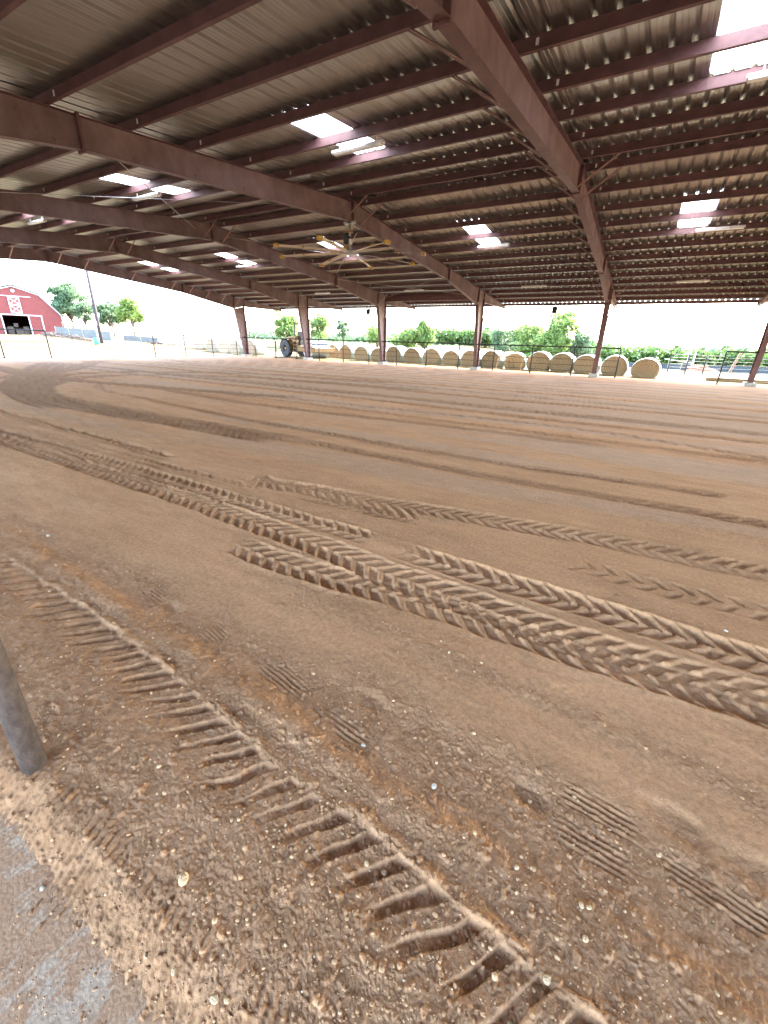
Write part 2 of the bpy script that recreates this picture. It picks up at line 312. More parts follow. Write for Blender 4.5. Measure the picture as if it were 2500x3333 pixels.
def ground(x, y, detail=True):
    """height and surface attributes (dry, loose, grey)"""
    x = np.asarray(x, float); y = np.asarray(y, float)
    z = terrain_base(x, y)
    ins = (1-sst(15.4, 16.2, y))*(1-sst(31.6, 32.6, -x))
    warp = .35*fbm(x*.22, y*.3, 3, 5)
    near = np.hypot(x-2.76, y+14.85)
    # loose, gravelly dirt beside the fence
    loose = 1-sst(-13.62, -13.30, y + .22*fbm(x*1.6, y*1.6, 4, 7) + np.where(x > 1.6, -.30*sst(1.6,2.6,x)*0, 0))
    loose = np.maximum(loose, .75*(1-sst(.0,.14,np.abs(y+13.02+.07*(x-1.5)+.05*fbm(x*3,y*3,3,8))))*sst(.6,1.6,x))
    loose = np.maximum(loose, .55*sst(.1,.45,fbm(x*.9+3, y*2.6, 4, 12))*(1-sst(-12,-6,y)))
    band = .5*(1-sst(0,.3,np.abs(y+10.25+.3*warp)))+.45*(1-sst(0,.35,np.abs(y+11.75)))*sst(-6,-1,-x)
    loose = np.clip(np.maximum(loose, band*.8), 0, 1)
    # long streaks left by the drag, mostly along the building
    st = fbm(x*.10+2, (y+warp)*1.5, 4, 21)
    grey = sst(.08,.34,st)*sst(-13.0,-9,y)*.75
    for yc,hw_,s in FARS:
        yy = y-yc-.5*fbm(x*.07+yc, y*0+yc, 2, 31)-.02*(x+10)
        g = np.exp(-(yy/hw_)**4)*(.75+.6*fbm(x*.25, y*3., 3, 32))
        grey = grey + s*g*.8*sst(-11,-5,y)*np.where(s > 0, 1, 1)
    grey = grey + .45*sst(-11,-2,y)
    grey = np.clip(grey, -1, 1)*ins
    if not detail: return z, loose*ins, grey, grey*0
    big = .012*fbm(x*.55, y*1.1, 3, 40)+.006*fbm(x*.35, y*5., 3, 41)
    z = z + big*ins
    z = z - .012*np.clip(-grey, 0, 1)*ins*(1-sst(-4,0,-near*0+(-y-4)))
    sel = (ins > .01) & (near < 70)
    dz, dk = tracks_eval(x, y, sel)
    z = z+dz*ins*.9 + ins*np.minimum(np.abs(dz)/.018,1)*(.0055*fbm(x*26,y*26,4,95)+.004*fbm(x*7,y*7,2,96))
    # damp soil thrown up on each side of the near pass
    z = z + .018*np.exp(-((y+13.83+.05*(x-1))/.07)**2)*(fbm(x*4,y*4,3,44)+.6)*sst(-3,-.5,x)*loose
    # boot prints
    for (bx,by,L,W,ang,heel) in BOOTS:
        c = (np.abs(x-bx) < L) & (np.abs(y-by) < L)
        if not c.any(): continue
        a = math.radians(ang); X = x[c]-bx; Y = y[c]-by; u = X*math.cos(a)+Y*math.sin(a); v = -X*math.sin(a)+Y*math.cos(a)
        r = np.sqrt((u/(L*.5))**2+(v/(W*.62))**2)+(.25 if heel == 2 else .75)*fbm(X*9+bx*9, Y*13, 4, 47)
        mk = 1-sst(.45,1.15,r)
        if heel == 2: z[c] += -.010*mk*np.clip(1+.5*v/W, .3, 2)
        else:
            rd = np.sin(v*2*math.pi/(.024+.004*vnoise(X*0+bx*7,X*0,3))+3.0*fbm(X*5,Y*5,2,48))
            z[c] += mk*(-.003+.0034*rd*sst(-.35,.25,fbm(X*7+bx,Y*12,3,49)))
    # broom grooves across the soil edge and the slab
    gz = (1-sst(-14.56,-14.46, y+.06*fbm(x*3,y*3,3,49)))
    z = z + gz*.0028*np.sin((x+.35*(y+14.6))*2*math.pi/.031+2.2*fbm(x*5,y*2,3,50))*(.5+.9*(fbm(x*7,y*7,3,51)+.4))
    # soil feathers out over the slab
    edge = -14.685+.06*fbm(x*4,y*4,4,52)
    z = z + .034*sst(-.02,.13,y-edge)*(1-sst(-14.3,-13.6,y)) - .006*(1-sst(-.05,.03,y-edge))
    # clods and grains
    cl = fbm(x*28, y*28, 4, 60, .6); cl2 = np.abs(fbm(x*70, y*70, 2, 63, .6))
    fz = 1-sst(3.5, 9, near)
    amp = (.0011+.0030*loose)
    z = z + amp*(cl*1.0)*ins*(.35+.65*fz) + (.0010+.0042*loose)*(cl2-.2)*fz*ins + .006*loose*fz*ins*sst(.30,.55,fbm(x*38,y*38,2,77))*sst(-14.95,-14.6,y)*(fbm(x*80,y*80,2,78)+.8)
    z = z + .0035*sst(-.1,.35,fbm(x*.8,y*.8,3,66))*fbm(x*13, y*16, 3, 67)*ins
    mid = sst(3,8,near)
    z = z + .006*mid*fbm(x*4., y*9., 4, 68)*ins
    return z, loose*ins, grey, np.clip(dk,0,1)*ins

# ------------------------------------------------------------------ ground sheets
CX, CY = 2.7647, -14.8501
def angles():
    a = []
    t = -112.
    while t < 62: a.append(t); t += .155
    while t < 248: a.append(t); t += 3.
    return np.radians(np.array(a))
th = angles()
r = [.10]
while r[-1] < 72: r.append(r[-1]+max(.0032, .00125*(r[-1]**2+1.6**2)/1.0*1.15/1.3))
r = np.array(r); rr = [r[-1]]
while rr[-1] < 4200: rr.append(rr[-1]*1.09)
r = np.concatenate([r, rr[1:]])
NR, NT = len(r), len(th)
GX = (CX + r[:,None]*np.sin(th)[None,:]).ravel(); GY = (CY + r[:,None]*np.cos(th)[None,:]).ravel()
GZ, GL, GG, GD = ground(GX, GY)
print('ground verts', NR, NT, NR*NT)
i = np.arange(NR-1)[:,None]*NT; j = np.arange(NT)[None,:]; j2 = (j+1)%NT
Q = np.stack([(i+j), (i+j2), (i+NT+j2), (i+NT+j)], -1).reshape(-1,4)[:, ::-1]
cxq = GX[Q].mean(1); cyq = GY[Q].mean(1)
inside = (cyq < 15.75) & (cxq > -32.1) & (cyq > -22) & (cxq < 40)

def dirt_mat(name, outside):
    m = bpy.data.materials.new(name); m.use_nodes = True; n = m.node_tree; p = n.nodes['Principled BSDF']
    p.inputs['Roughness'].default_value = .97; p.inputs['Specular IOR Level'].default_value = .04
    g = n.nodes.new('ShaderNodeNewGeometry'); mp = n.nodes.new('ShaderNodeMapping'); n.links.new(g.outputs['Position'], mp.inputs[0])
    def noise(scale, det=6, rough=.6, st=None):
        no = n.nodes.new('ShaderNodeTexNoise'); no.inputs['Scale'].default_value = scale; no.inputs['Detail'].default_value = det; no.inputs['Roughness'].default_value = rough
        if st:
            q = n.nodes.new('ShaderNodeMapping'); q.inputs['Scale'].default_value = st; n.links.new(g.outputs['Position'], q.inputs[0]); n.links.new(q.outputs[0], no.inputs['Vector'])
        else: n.links.new(g.outputs['Position'], no.inputs['Vector'])
        return no.outputs[0]
    def ramp(src, p0, c0, p1, c1):
        cr = n.nodes.new('ShaderNodeValToRGB'); cr.color_ramp.elements[0].position = p0; cr.color_ramp.elements[1].position = p1
        cr.color_ramp.elements[0].color = (*c0,1); cr.color_ramp.elements[1].color = (*c1,1); n.links.new(src, cr.inputs[0]); return cr.outputs[0]
    def mix(f, a, b, mode='MIX'):
        x = n.nodes.new('ShaderNodeMix'); x.data_type = 'RGBA'; x.blend_type = mode
        if hasattr(f,'is_output'): n.links.new(f, x.inputs[0])
        else: x.inputs[0].default_value = f
        for s,k in ((a,6),(b,7)):
            if hasattr(s,'is_output'): n.links.new(s, x.inputs[k])
            else: x.inputs[k].default_value = (*s,1)
        return x.outputs[2]
    def attr(nm):
        a = n.nodes.new('ShaderNodeAttribute'); a.attribute_name = nm; return a.outputs['Fac']
    if outside:
        c = ramp(noise(.12, 8), .35, (.115,.088,.050), .65, (.165,.130,.078))
        c = mix(ramp(noise(.9, 6, .65, (1,.35,1)), .48, (0,0,0), .66, (1,1,1)), c, (.085,.055,.027))
        veg = ramp(noise(.05, 4), .50, (0,0,0), .60, (1,1,1))
        c = mix(veg, c, (.08,.075,.033))
    else:
        c = ramp(noise(1.1, 8, .6, (.6,1.3,1)), .34, (.450,.236,.120), .66, (.545,.300,.162))
        c = mix(attr('loose'), c, ramp(noise(9, 6), .35, (.405,.213,.110), .65, (.500,.276,.150)))
        a = n.nodes.new('ShaderNodeMath'); a.operation = 'MAXIMUM'; a.inputs[1].default_value = 0; n.links.new(attr('grey'), a.inputs[0])
        c = mix(a.outputs[0], c, (.45,.285,.190))
        b = n.nodes.new('ShaderNodeMath'); b.operation = 'MULTIPLY'; b.inputs[1].default_value = -.75; b.use_clamp = True; n.links.new(attr('grey'), b.inputs[0])
        c = mix(b.outputs[0], c, (.300,.165,.090))
        b2 = n.nodes.new('ShaderNodeMath'); b2.operation = 'MULTIPLY'; b2.inputs[1].default_value = .95; n.links.new(attr('damp'), b2.inputs[0])
        c = mix(b2.outputs[0], c, (.225,.120,.066))
        g1 = ramp(noise(38, 6, .75), .30, (.70,.70,.70), .70, (1.22,1.22,1.22)); c = mix(1.0, c, g1, 'MULTIPLY')
        g2 = ramp(noise(4.5, 7, .7, (.5,1.6,1)), .30, (.86,.86,.86), .70, (1.12,1.12,1.12)); c = mix(1.0, c, g2, 'MULTIPLY')
        # fine speckle of grains
        sp = ramp(noise(260, 3, .7), .62, (0,0,0), .74, (1,1,1)); c = mix(sp, c, (.62,.44,.27))
        sp2 = ramp(noise(150, 3, .7), .28, (1,1,1), .40, (0,0,0)); c = mix(sp2, c, (.22,.12,.06))
    n.links.new(c, p.inputs['Base Color'])
    bp = n.nodes.new('ShaderNodeBump'); bp.inputs['Strength'].default_value = .6; bp.inputs['Distance'].default_value = .006
    n.links.new(noise(120 if not outside else 8, 6, .7), bp.inputs['Height']); n.links.new(bp.outputs[0], p.inputs['Normal'])
    return m
M['dirt'] = dirt_mat('arena_dirt', False); M['sand'] = dirt_mat('field_sand', True)

def grid_obj(name, faces, matname):
    used, inv = np.unique(faces.ravel(), return_inverse=True)
    me = bpy.data.meshes.new(name); me.vertices.add(len(used))
    co = np.stack([GX[used],GY[used],GZ[used]],1).astype(np.float32); me.vertices.foreach_set('co', co.ravel())
    nf = len(faces); me.loops.add(nf*4); me.polygons.add(nf)
    me.loops.foreach_set('vertex_index', inv.astype(np.int32).ravel())
    me.polygons.foreach_set('loop_start', np.arange(0, nf*4, 4, dtype=np.int32))
    me.polygons.foreach_set('use_smooth', np.ones(nf, bool))
    me.update(calc_edges=True)
    for nm,A in (('loose',GL),('grey',GG),('damp',GD)):
        a = me.attributes.new(nm, 'FLOAT', 'POINT'); a.data.foreach_set('value', A[used].astype(np.float32))
    me.materials.append(M[matname]); o = bpy.data.objects.new(name, me); col.objects.link(o); return o
tag(grid_obj('arena_ground', Q[inside], 'dirt'), 'brown dirt riding floor pressed with tyre tracks and boot prints', 'ground', kind='structure')
tag(grid_obj('field', Q[~inside], 'sand'), 'pale sunlit sandy field around the arena', 'ground', kind='structure')
def gz1(x, y): return float(ground(np.array([x,x]), np.array([y,y]))[0][0])
def tz(x, y): return float(terrain_base(np.array([x]), np.array([y]))[0])

# concrete slab, dusted with soil
def slab_mat():
    m = mat('dusty_slab', (.56,.40,.28), .8, 0, .1, 8, .2, 80); n = m.node_tree; p = n.nodes['Principled BSDF']
    src = p.inputs['Base Color'].links[0].from_socket
    g = n.nodes.new('ShaderNodeNewGeometry'); no = n.nodes.new('ShaderNodeTexNoise'); no.inputs['Scale'].default_value = 5.5; no.inputs['Detail'].default_value = 9; no.inputs['Roughness'].default_value = .68
    q = n.nodes.new('ShaderNodeMapping'); q.inputs['Scale'].default_value = (1.6,1,1); n.links.new(g.outputs['Position'], q.inputs[0]); n.links.new(q.outputs[0], no.inputs['Vector'])
    wv = n.nodes.new('ShaderNodeTexWave'); wv.inputs['Scale'].default_value = 10; wv.inputs['Distortion'].default_value = 6; wv.inputs['Detail'].default_value = 3; n.links.new(q.outputs[0], wv.inputs['Vector'])
    ad = n.nodes.new('ShaderNodeMath'); ad.operation = 'MULTIPLY_ADD'; ad.inputs[1].default_value = .06; n.links.new(wv.outputs[0], ad.inputs[0]); n.links.new(no.outputs[0], ad.inputs[2])
    cr = n.nodes.new('ShaderNodeValToRGB'); cr.color_ramp.elements[0].position = .54; cr.color_ramp.elements[1].position = .61; n.links.new(ad.outputs[0], cr.inputs[0])
    cr.color_ramp.elements[0].color = (1,1,1,1); cr.color_ramp.elements[1].color = (0,0,0,1)
    mx = n.nodes.new('ShaderNodeMix'); mx.data_type = 'RGBA'; n.links.new(cr.outputs[0], mx.inputs[0]); n.links.new(src, mx.inputs[6]); mx.inputs[7].default_value = (.48,.27,.15,1)
    n.links.new(mx.outputs[2], p.inputs['Base Color']); return m
M['slab'] = slab_mat()
b = MB(); b.box((2, -16.75, -.058), (60, 4.9, .12)); tag(b.build('concrete_slab', 'slab'), 'grey concrete apron dusted with brown soil beside the fence post', 'pavement', kind='structure')
b = MB(); b.box((-32.55, 0, .03), (.6, 30, .10)); tag(b.build('concrete_curb', 'concrete'), 'grey concrete curb strip along the open end of the arena', 'curb', kind='structure')

# ------------------------------------------------------------------ gravel and stones
def ico():
    import bmesh
    bm = bmesh.new(); bmesh.ops.create_icosphere(bm, subdivisions=2, radius=1); bm.verts.ensure_lookup_table()
    v = np.array([q.co[:] for q in bm.verts]); f = np.array([[q.index for q in p.verts] for p in bm.faces]); bm.free(); return v, f
IV, IF = ico()
rg = np.random.default_rng(3)
def pebble(seed, s, flat=.65):
    q = np.random.default_rng(seed); k = q.normal(size=(5,3)); k /= np.linalg.norm(k,axis=1)[:,None]
    v = IV.copy(); rad = np.ones(len(v))
    for i_ in range(5): rad -= .22*np.clip(v@k[i_]-.45, 0, 1)
    v = v*rad[:,None]*np.array([1, q.uniform(.6,.95), flat*q.uniform(.7,1.1)])
    a = q.uniform(0,6.28); R = np.array([[math.cos(a),-math.sin(a),0],[math.sin(a),math.cos(a),0],[0,0,1]])
    t = q.normal(0,.25); T = np.array([[1,0,0],[0,math.cos(t),-math.sin(t)],[0,math.sin(t),math.cos(t)]])
    return (v@T.T@R.T)*s
def gravel():
    N = 19000
    # radial spread around the bit of fence where the loose dirt lies
    rr_ = .45+4.2*rg.random(N)**1.25; aa = np.radians(rg.uniform(-112, 58, N))
    x = CX+rr_*np.sin(aa); y = CY+rr_*np.cos(aa)
    s = np.clip(np.exp(rg.normal(-5.95, .50, N)), .0012, .0095)
    keep0 = np.ones(N, bool)
    z, lo, gr, dk = ground(x, y)
    keep = (rg.random(N) < (.07+.93*lo)) & (y > -15.3)
    x,y,z,s = x[keep],y[keep],z[keep],s[keep]; s = s*np.where(lo[keep] < .3, .8, 1.)
    on_slab = y < -14.78; z = np.where(on_slab, np.maximum(z,.005), z)
    protos = [pebble(100+i_, 1) for i_ in range(24)]; V = []; F = []; n0 = 0
    pi = rg.integers(0, 24, len(x)); 
    for k in range(24):
        ix = np.where(pi == k)[0]
        if len(ix) == 0: continue
        v = protos[k][None]*s[ix][:,None,None]+np.stack([x[ix],y[ix],z[ix]+s[ix]*.25],1)[:,None,:]
        V.append(v.reshape(-1,3)); F.append((IF[None]+(np.arange(len(ix))*len(IV))[:,None,None]+n0).reshape(-1,3)); n0 += len(ix)*len(IV)
    V = np.concatenate(V).astype(np.float32); F = np.concatenate(F).astype(np.int32)
    me = bpy.data.meshes.new('gravel'); me.vertices.add(len(V)); me.vertices.foreach_set('co', V.ravel())
    me.loops.add(len(F)*3); me.polygons.add(len(F)); me.loops.foreach_set('vertex_index', F.ravel()); me.polygons.foreach_set('loop_start', np.arange(0,len(F)*3,3,dtype=np.int32))
    me.polygons.foreach_set('use_smooth', np.ones(len(F),bool)); me.update(calc_edges=True)
    m = bpy.data.materials.new('gravel'); m.use_nodes = True; n = m.node_tree; p = n.nodes['Principled BSDF']; p.inputs['Roughness'].default_value = .8
    g = n.nodes.new('ShaderNodeNewGeometry'); cr = n.nodes.new('ShaderNodeValToRGB'); e = cr.color_ramp.elements
    e[0].color = (.30,.165,.08,1); e[1].color = (.60,.45,.30,1); e.new(.65).color = (.44,.25,.13,1); e.new(.95).color = (.54,.35,.20,1)
    n.links.new(g.outputs['Random Per Island'], cr.inputs[0]); n.links.new(cr.outputs[0], p.inputs['Base Color']); me.materials.append(m)
    o = bpy.data.objects.new('gravel', me); col.objects.link(o); return tag(o, 'small tan pebbles scattered over the loose dirt', 'gravel', kind='stuff')
gravel()
_C = np.array([CX,CY,1.584]); _Rn, _Un, _Fn = np.array(_R), np.array(_U), np.array(_F)
STONES = [(605,2888,.024,'tan','large pitted tan clod on the loose dirt, biggest stone in the lower left','clod'),
 (140,2891,.012,'white','white pebble lying alone on the dusty concrete slab','stone'),
 (1252,2848,.014,'tan','round pale stone in the pit below the biggest raised tyre block','stone'),
 (1193,2830,.012,'tan','egg-shaped pale stone just left of the biggest raised tyre block','stone'),
 (1776,3207,.015,'tan','large round stone near the bottom edge, right of the last tyre blocks','stone'),
 (1899,3070,.013,'tan','oval tan stone above the round stone near the bottom edge','stone'),
 (1889,2958,.013,'tan','left stone of the touching pair on the lower right dirt','stone'),
 (1912,2966,.012,'tan','right stone of the touching pair on the lower right dirt','stone'),
 (158,1743,.022,'white','white flat stone on the loose dirt at the far left','stone'),
 (2363,2054,.016,'white','white stone right of the big chevron tyre tracks','stone'),
 (1020,2193,.014,'tan','round tan stone among the boot ridges','stone'),
 (1182,2429,.013,'white','pale speckled pebble below the heel print','stone'),
 (1413,2567,.016,'white','jagged white stone on the smooth dirt in the lower middle','stone'),
 (480,3124,.010,'tan','smooth tan pebble at the slab edge, upper of two','stone'),
 (572,3178,.013,'tan','flat tan stone at the slab edge, lower of two','stone'),
 (702,3270,.016,'tan','flat tan stone at the bottom edge, left of a rounder one','stone'),
 (743,3278,.012,'tan','rounder tan stone at the bottom edge beside a flat one','stone'),
 (2145,2783,.013,'tan','upright tan stone standing in a small pit on the right','stone')]
for k,(u,v,s,kind,lab,cat) in enumerate(STONES):
    d = _Fn+_Rn*(u-1250)/1361.3+_Un*(1666.5-v)/1361.3; t = (0.0-_C[2])/d[2]; P = _C+t*d
    z = gz1(P[0],P[1]); z = max(z, .006) if P[1] < -14.75 else z
    b = MB(); b.add(pebble(500+k, s*.82, .6), [tuple(f) for f in IF]); o = b.build(cat, 'whitestone' if kind=='white' else 'tanstone', smooth=True, loc=(P[0],P[1],z+s*.22)); tag(o, lab, cat)

# ------------------------------------------------------------------ the arena building
BAY = 7.62; FR = [(k-5)*BAY for k in range(1,9)]; S = .0897; ZT = 6.25
zt = lambda y: ZT-S*abs(y)
XA, XB = FR[0]-.28, FR[-1]+.3
bld = empty('arena_building', (0,0,0), 0, 'open-sided steel riding arena with red primer frames and ribbed metal roof', 'arena')
PY = [.486+1.524*k for k in range(13)]+[20.30]
# rafters
BOT = [(20.2,4.28),(15.33,4.30),(14.2,4.07),(9.16,4.86),(0,5.636),(-9.16,4.90),(-14.2,4.07),(-15.33,4.30),(-20.2,4.28)]
def rafter_mesh():
    b = MB()
    # web (y,z polygon) 10 mm thick
    for s in (1,-1):
        poly = [(s*0,5.636),(s*9.16,4.86 if s>0 else 4.90),(s*14.2,4.07),(s*15.33,4.30),(s*20.2,4.28),(s*20.2,zt(20.2)),(0,ZT)]
        if s < 0: poly = poly[::-1]
        b.prism(poly, 'x', -.006, .006, 0)
        pts = [(0,5.636),(s*9.16,4.86 if s>0 else 4.90),(s*14.2,4.07)]
        for (y0,z0),(y1,z1) in zip(pts[:-1],pts[1:]): b.bar((0,y0,z0-.006),(0,y1,z1-.006), .20,.012, up=(1,0,0), mi=0) if False else b.add([(-.1,y0,z0-.012),(.1,y0,z0-.012),(.1,y1,z1-.012),(-.1,y1,z1-.012),(-.1,y0,z0),(.1,y0,z0),(.1,y1,z1),(-.1,y1,z1)], [(0,1,2,3),(7,6,5,4),(0,4,5,1),(1,5,6,2),(2,6,7,3),(3,7,4,0)], 1)
        y0,z0,y1,z1 = s*15.34,4.30,s*20.2,4.28
        b.add([(-.09,y0,z0-.012),(.09,y0,z0-.012),(.09,y1,z1-.012),(-.09,y1,z1-.012),(-.09,y0,z0),(.09,y0,z0),(.09,y1,z1),(-.09,y1,z1)], [(0,1,2,3),(7,6,5,4),(0,4,5,1),(1,5,6,2),(2,6,7,3),(3,7,4,0)], 1)
        y0,z0,y1,z1 = 0,ZT,s*20.2,zt(20.2)
        b.add([(-.1,y0,z0-.014),(.1,y0,z0-.014),(.1,y1,z1-.014),(-.1,y1,z1-.014),(-.1,y0,z0-.002),(.1,y0,z0-.002),(.1,y1,z1-.002),(-.1,y1,z1-.002)], [(0,1,2,3),(7,6,5,4),(0,4,5,1),(1,5,6,2),(2,6,7,3),(3,7,4,0)], 1)
        b.box((0,s*20.21,(4.27+zt(20.2))/2), (.2,.014,.20), mi=1)
        for yy in (14.2,15.33): b.box((0,s*yy,(4.1+zt(yy))/2+.04), (.2,.014,zt(yy)-4.1-.12), mi=1)
        # little triangular brace clips on the web
        for y in PY[:10]:
            zb = np.interp(y, [0,9.16,14.2], [5.636,4.88,4.07])
            for sx in (1,-1): b.prism([(s*y-.045,zb+.13),(s*y+.045,zb+.13),(s*y,zb+.03)] , 'x', sx*.008-.003 if sx>0 else -.011, .011 if sx>0 else -.005, 1)
    return b
M['web'] = M['primer_dusty']
for k,x in enumerate(FR):
    if k == 0:
        r0 = rafter_mesh().build('rafter', ['primer_dusty','primer'], bld, loc=(x,0,0)); raf_me = r0.data
        rf = r0
    else:
        rf = bpy.data.objects.new('rafter', raf_me); col.objects.link(rf); rf.parent = bld; rf.location = (x,0,0)
    # end plates of the bolted splices
    for y,zb in ((0,5.636),(9.16,4.86),(-9.16,4.90)):
        b = MB(); h = zt(y)-zb
        for dy in (-.012,.012): b.box((0,y+dy,(zt(y)+zb)/2-.015), (.215,.02,h+.12-.03-.002))
        for sx in (-1,1):
            for q in (.03,.10,.9,.97):
                b.tube([(sx*.06,y-.04,zb-.05+q*(h+.06)),(sx*.06,y+.04,zb-.05+q*(h+.06))], .014, 6)
        b.build('splice_plate', 'primer', rf)
    # flange braces up to the purlins
    def brace(y, s):
        zb = float(np.interp(abs(y), [0,9.16,14.2], [5.636,4.88,4.07]))
        b = MB(); b.bar((s*.08,y,zb+.01),(s*1.05,y,zt(y)+.05), .055,.006); b.bar((s*.08,y+.025,zb+.01),(s*1.05,y+.025,zt(y)+.05), .006,.05)
        b.build('flange_brace', 'brace', rf)
    if k == 0:
        for q in (0,1,3,5,6,7,8,9): brace(PY[q], 1)
        for q in (1,3,5): brace(-PY[q], 1)
    else:
        for q in range(10): brace(PY[q], -1); brace(-PY[q], -1)
        brace(PY[0],1); brace(-PY[0],1); brace(PY[9]-.05,1)
# columns, base plates, footings, downspouts
def column_mb(s):
    b = MB(); poly = [(s*14.2,4.06),(s*15.33,4.29),(s*15.33,.215),(s*14.97,.215)]
    if s > 0: poly = poly[::-1]
    b.prism(poly, 'x', -.006, .006, 0)
    def fl(y0,z0,y1,z1,t): b.add([(-.11,y0,z0),(.11,y0,z0),(.11,y1,z1),(-.11,y1,z1),(-.11,y0+t,z0),(.11,y0+t,z0),(.11,y1+t,z1),(-.11,y1+t,z1)], [(0,1,2,3),(7,6,5,4),(0,4,5,1),(1,5,6,2),(2,6,7,3),(3,7,4,0)], 0)
    fl(s*14.2,4.055,s*14.97,.215,-s*.014); fl(s*15.332,4.285,s*15.332,.215,s*.014)
    return b
for s in (1,-1):
    me0 = None
    for k,x in enumerate(FR):
        if me0 is None: o = column_mb(s).build('column', 'primer', bld, loc=(x,0,0)); me0 = o.data
        else: o = bpy.data.objects.new('column', me0); col.objects.link(o); o.parent = bld; o.location = (x,0,0)
        b = MB(); b.box((0,s*15.15,.205), (.30,.52,.018)); b.build('base_plate', 'primer', o)
        b = MB(); b.box((x,s*15.15,-.02), (.50,.78,.42)); b.build('footing', 'concrete', bld, bevel=.015)
        b = MB(); dx = .09 if s > 0 else .09
        b.tube([(x+dx,s*20.32,4.36),(x+dx,s*20.30,4.16),(x+dx,s*20.12,4.05),(x+dx,s*15.75,3.42),(x+dx,s*15.45,3.30),(x+dx,s*15.42,3.0),(x+dx,s*15.42,.1)], .045, 8)
        b.build('downspout', 'galv2', bld, smooth=True)
# purlins: Z sections
def purlin(y, h=.20):
    b = MB(); z0 = zt(y); sg = 1 if y > 0 else -1
    b.box(((XA+XB)/2,y,z0+h/2), (XB-XA,.006,h)); b.box(((XA+XB)/2,y-.033,z0+.0035), (XB-XA,.06,.005)); b.box(((XA+XB)/2,y-.062,z0+.014), (XB-XA,.004,.018))
    b.box(((XA+XB)/2,y+.033,z0+h-.0035), (XB-XA,.06,.005))
    for k in range(1,8): b.box((FR[k]+.33, y-.006, z0+.12), (.045,.004,.085), mi=1)  # white tabs painted in for the light showing through the purlin laps
    return b.build('purlin', ['primer','white_metal'], bld)
for y in PY[:13]:
    purlin(y); purlin(-y)
for s in (1,-1):
    b = MB(); b.box(((XA+XB)/2,s*20.30,zt(20.3)+.09), (XB-XA,.01,.19)); b.box(((XA+XB)/2,s*20.25,zt(20.3)+.0), (XB-XA,.09,.008)); b.build('eave_strut', 'primer', bld)
    b = MB(); b.add([(XA,s*20.33,4.62),(XB,s*20.33,4.62),(XB,s*20.34,4.47),(XA,s*20.34,4.47),(XA,s*20.47,4.46),(XB,s*20.47,4.46),(XB,s*20.50,4.60),(XA,s*20.50,4.60)], [(0,1,2,3),(3,2,5,4),(4,5,6,7)])
    b.build('gutter', 'galv2', bld)
b = MB(); b.box((-11.43,15.0,4.42), (7.3,.16,.012)); b.box((-11.43,15.0,4.76), (7.3,.16,.012)); b.box((-11.43,15.0,4.59), (7.3,.01,.33)); b.build('portal_beam', 'primer', bld)
# ribbed roof sheets
PAN = .2015; RH = .034
def profile(x0, n):
    P = []
    for i_ in range(n):
        c = x0+.3048*i_
        P += [(c-.0125,RH),(c+.0125,RH),(c+.045,0),(c+.100,0),(c+.106,.005),(c+.122,.005),(c+.128,0),(c+.176,0),(c+.182,.005),(c+.198,.005),(c+.204,0),(c+.2598,0)]
    P.append((x0+.3048*n-.0125,RH)); return P
nr = int((XB-XA)/.3048)+1
x_first = 2.62 - .3048*math.ceil((2.62-XA)/.3048)
YB = [0.02,3.57,6.53,20.42]
def sheet(xs, y0, y1, name_b):
    n0 = len(xs); V = [(x,y0,ZT+PAN+dz-S*abs(y0)) for x,dz in xs]+[(x,y1,ZT+PAN+dz-S*abs(y1)) for x,dz in xs]
    name_b.add(V, [(i_,i_+1,n0+i_+1,n0+i_) for i_ in range(n0-1)])
def is_sky(i_):
    c = x_first+.3048*i_; f = (c-2.62) % BAY
    f = f if f < BAY-.01 else 0
    return f < .3048*3-.01
for s in (1,-1):
    b = MB(); cols = [(x_first+.3048*i_, 1) for i_ in range(nr)]
    sheet(profile(x_first, nr), s*YB[0], s*YB[1], b); sheet(profile(x_first, nr), s*YB[2], s*YB[3], b)
    i_ = 0
    while i_ < nr:
        if is_sky(i_): i_ += 1; continue
        j_ = i_
        while j_ < nr and not is_sky(j_): j_ += 1
        sheet(profile(x_first+.3048*i_, j_-i_), s*YB[1], s*YB[2], b); i_ = j_
    b.build('roof_sheet', 'galv', bld)
    for i_ in range(nr):
        if is_sky(i_) and (i_ == 0 or not is_sky(i_-1)):
            b = MB(); n_ = 3 if i_+3 <= nr else nr-i_
            sheet(profile(x_first+.3048*i_, n_), s*(YB[1]-.0), s*YB[2], b); b.build('skylight', 'skylight', bld)
b = MB(); b.add([(XA,-.35,zt(.35)+.25),(XB,-.35,zt(.35)+.25),(XB,0,ZT+.27),(XA,0,ZT+.27),(XA,.35,zt(.35)+.25),(XB,.35,zt(.35)+.25)], [(0,1,2,3),(3,2,5,4)]); b.build('ridge_cap', 'galv', bld)
b = MB()
for s in (1,-1): b.add([(XA-.02,0,ZT-.02),(XA-.02,s*20.4,zt(20.4)-.02),(XA-.02,s*20.4,zt(20.4)+.26),(XA-.02,0,ZT+.26)], [(0,1,2,3)])
b.build('rake_trim', 'galv2', bld)
# rod bracing
def rod(a, c): b = MB(); b.tube([a,c], .009, 6); b.build('brace_rod', 'galv2', bld)
rod((FR[2],-9.0,5.2),(FR[3],-.8,5.9)); rod((FR[3],-9.0,5.2),(FR[2],-.8,5.9))
rod((FR[2],.8,5.9),(FR[3],9,5.2)); rod((FR[3],.8,5.9),(FR[2],9,5.2)); rod((FR[2],9.3,5.2),(FR[3],15,4.6)); rod((FR[3],9.3,5.2),(FR[2],15,4.6))

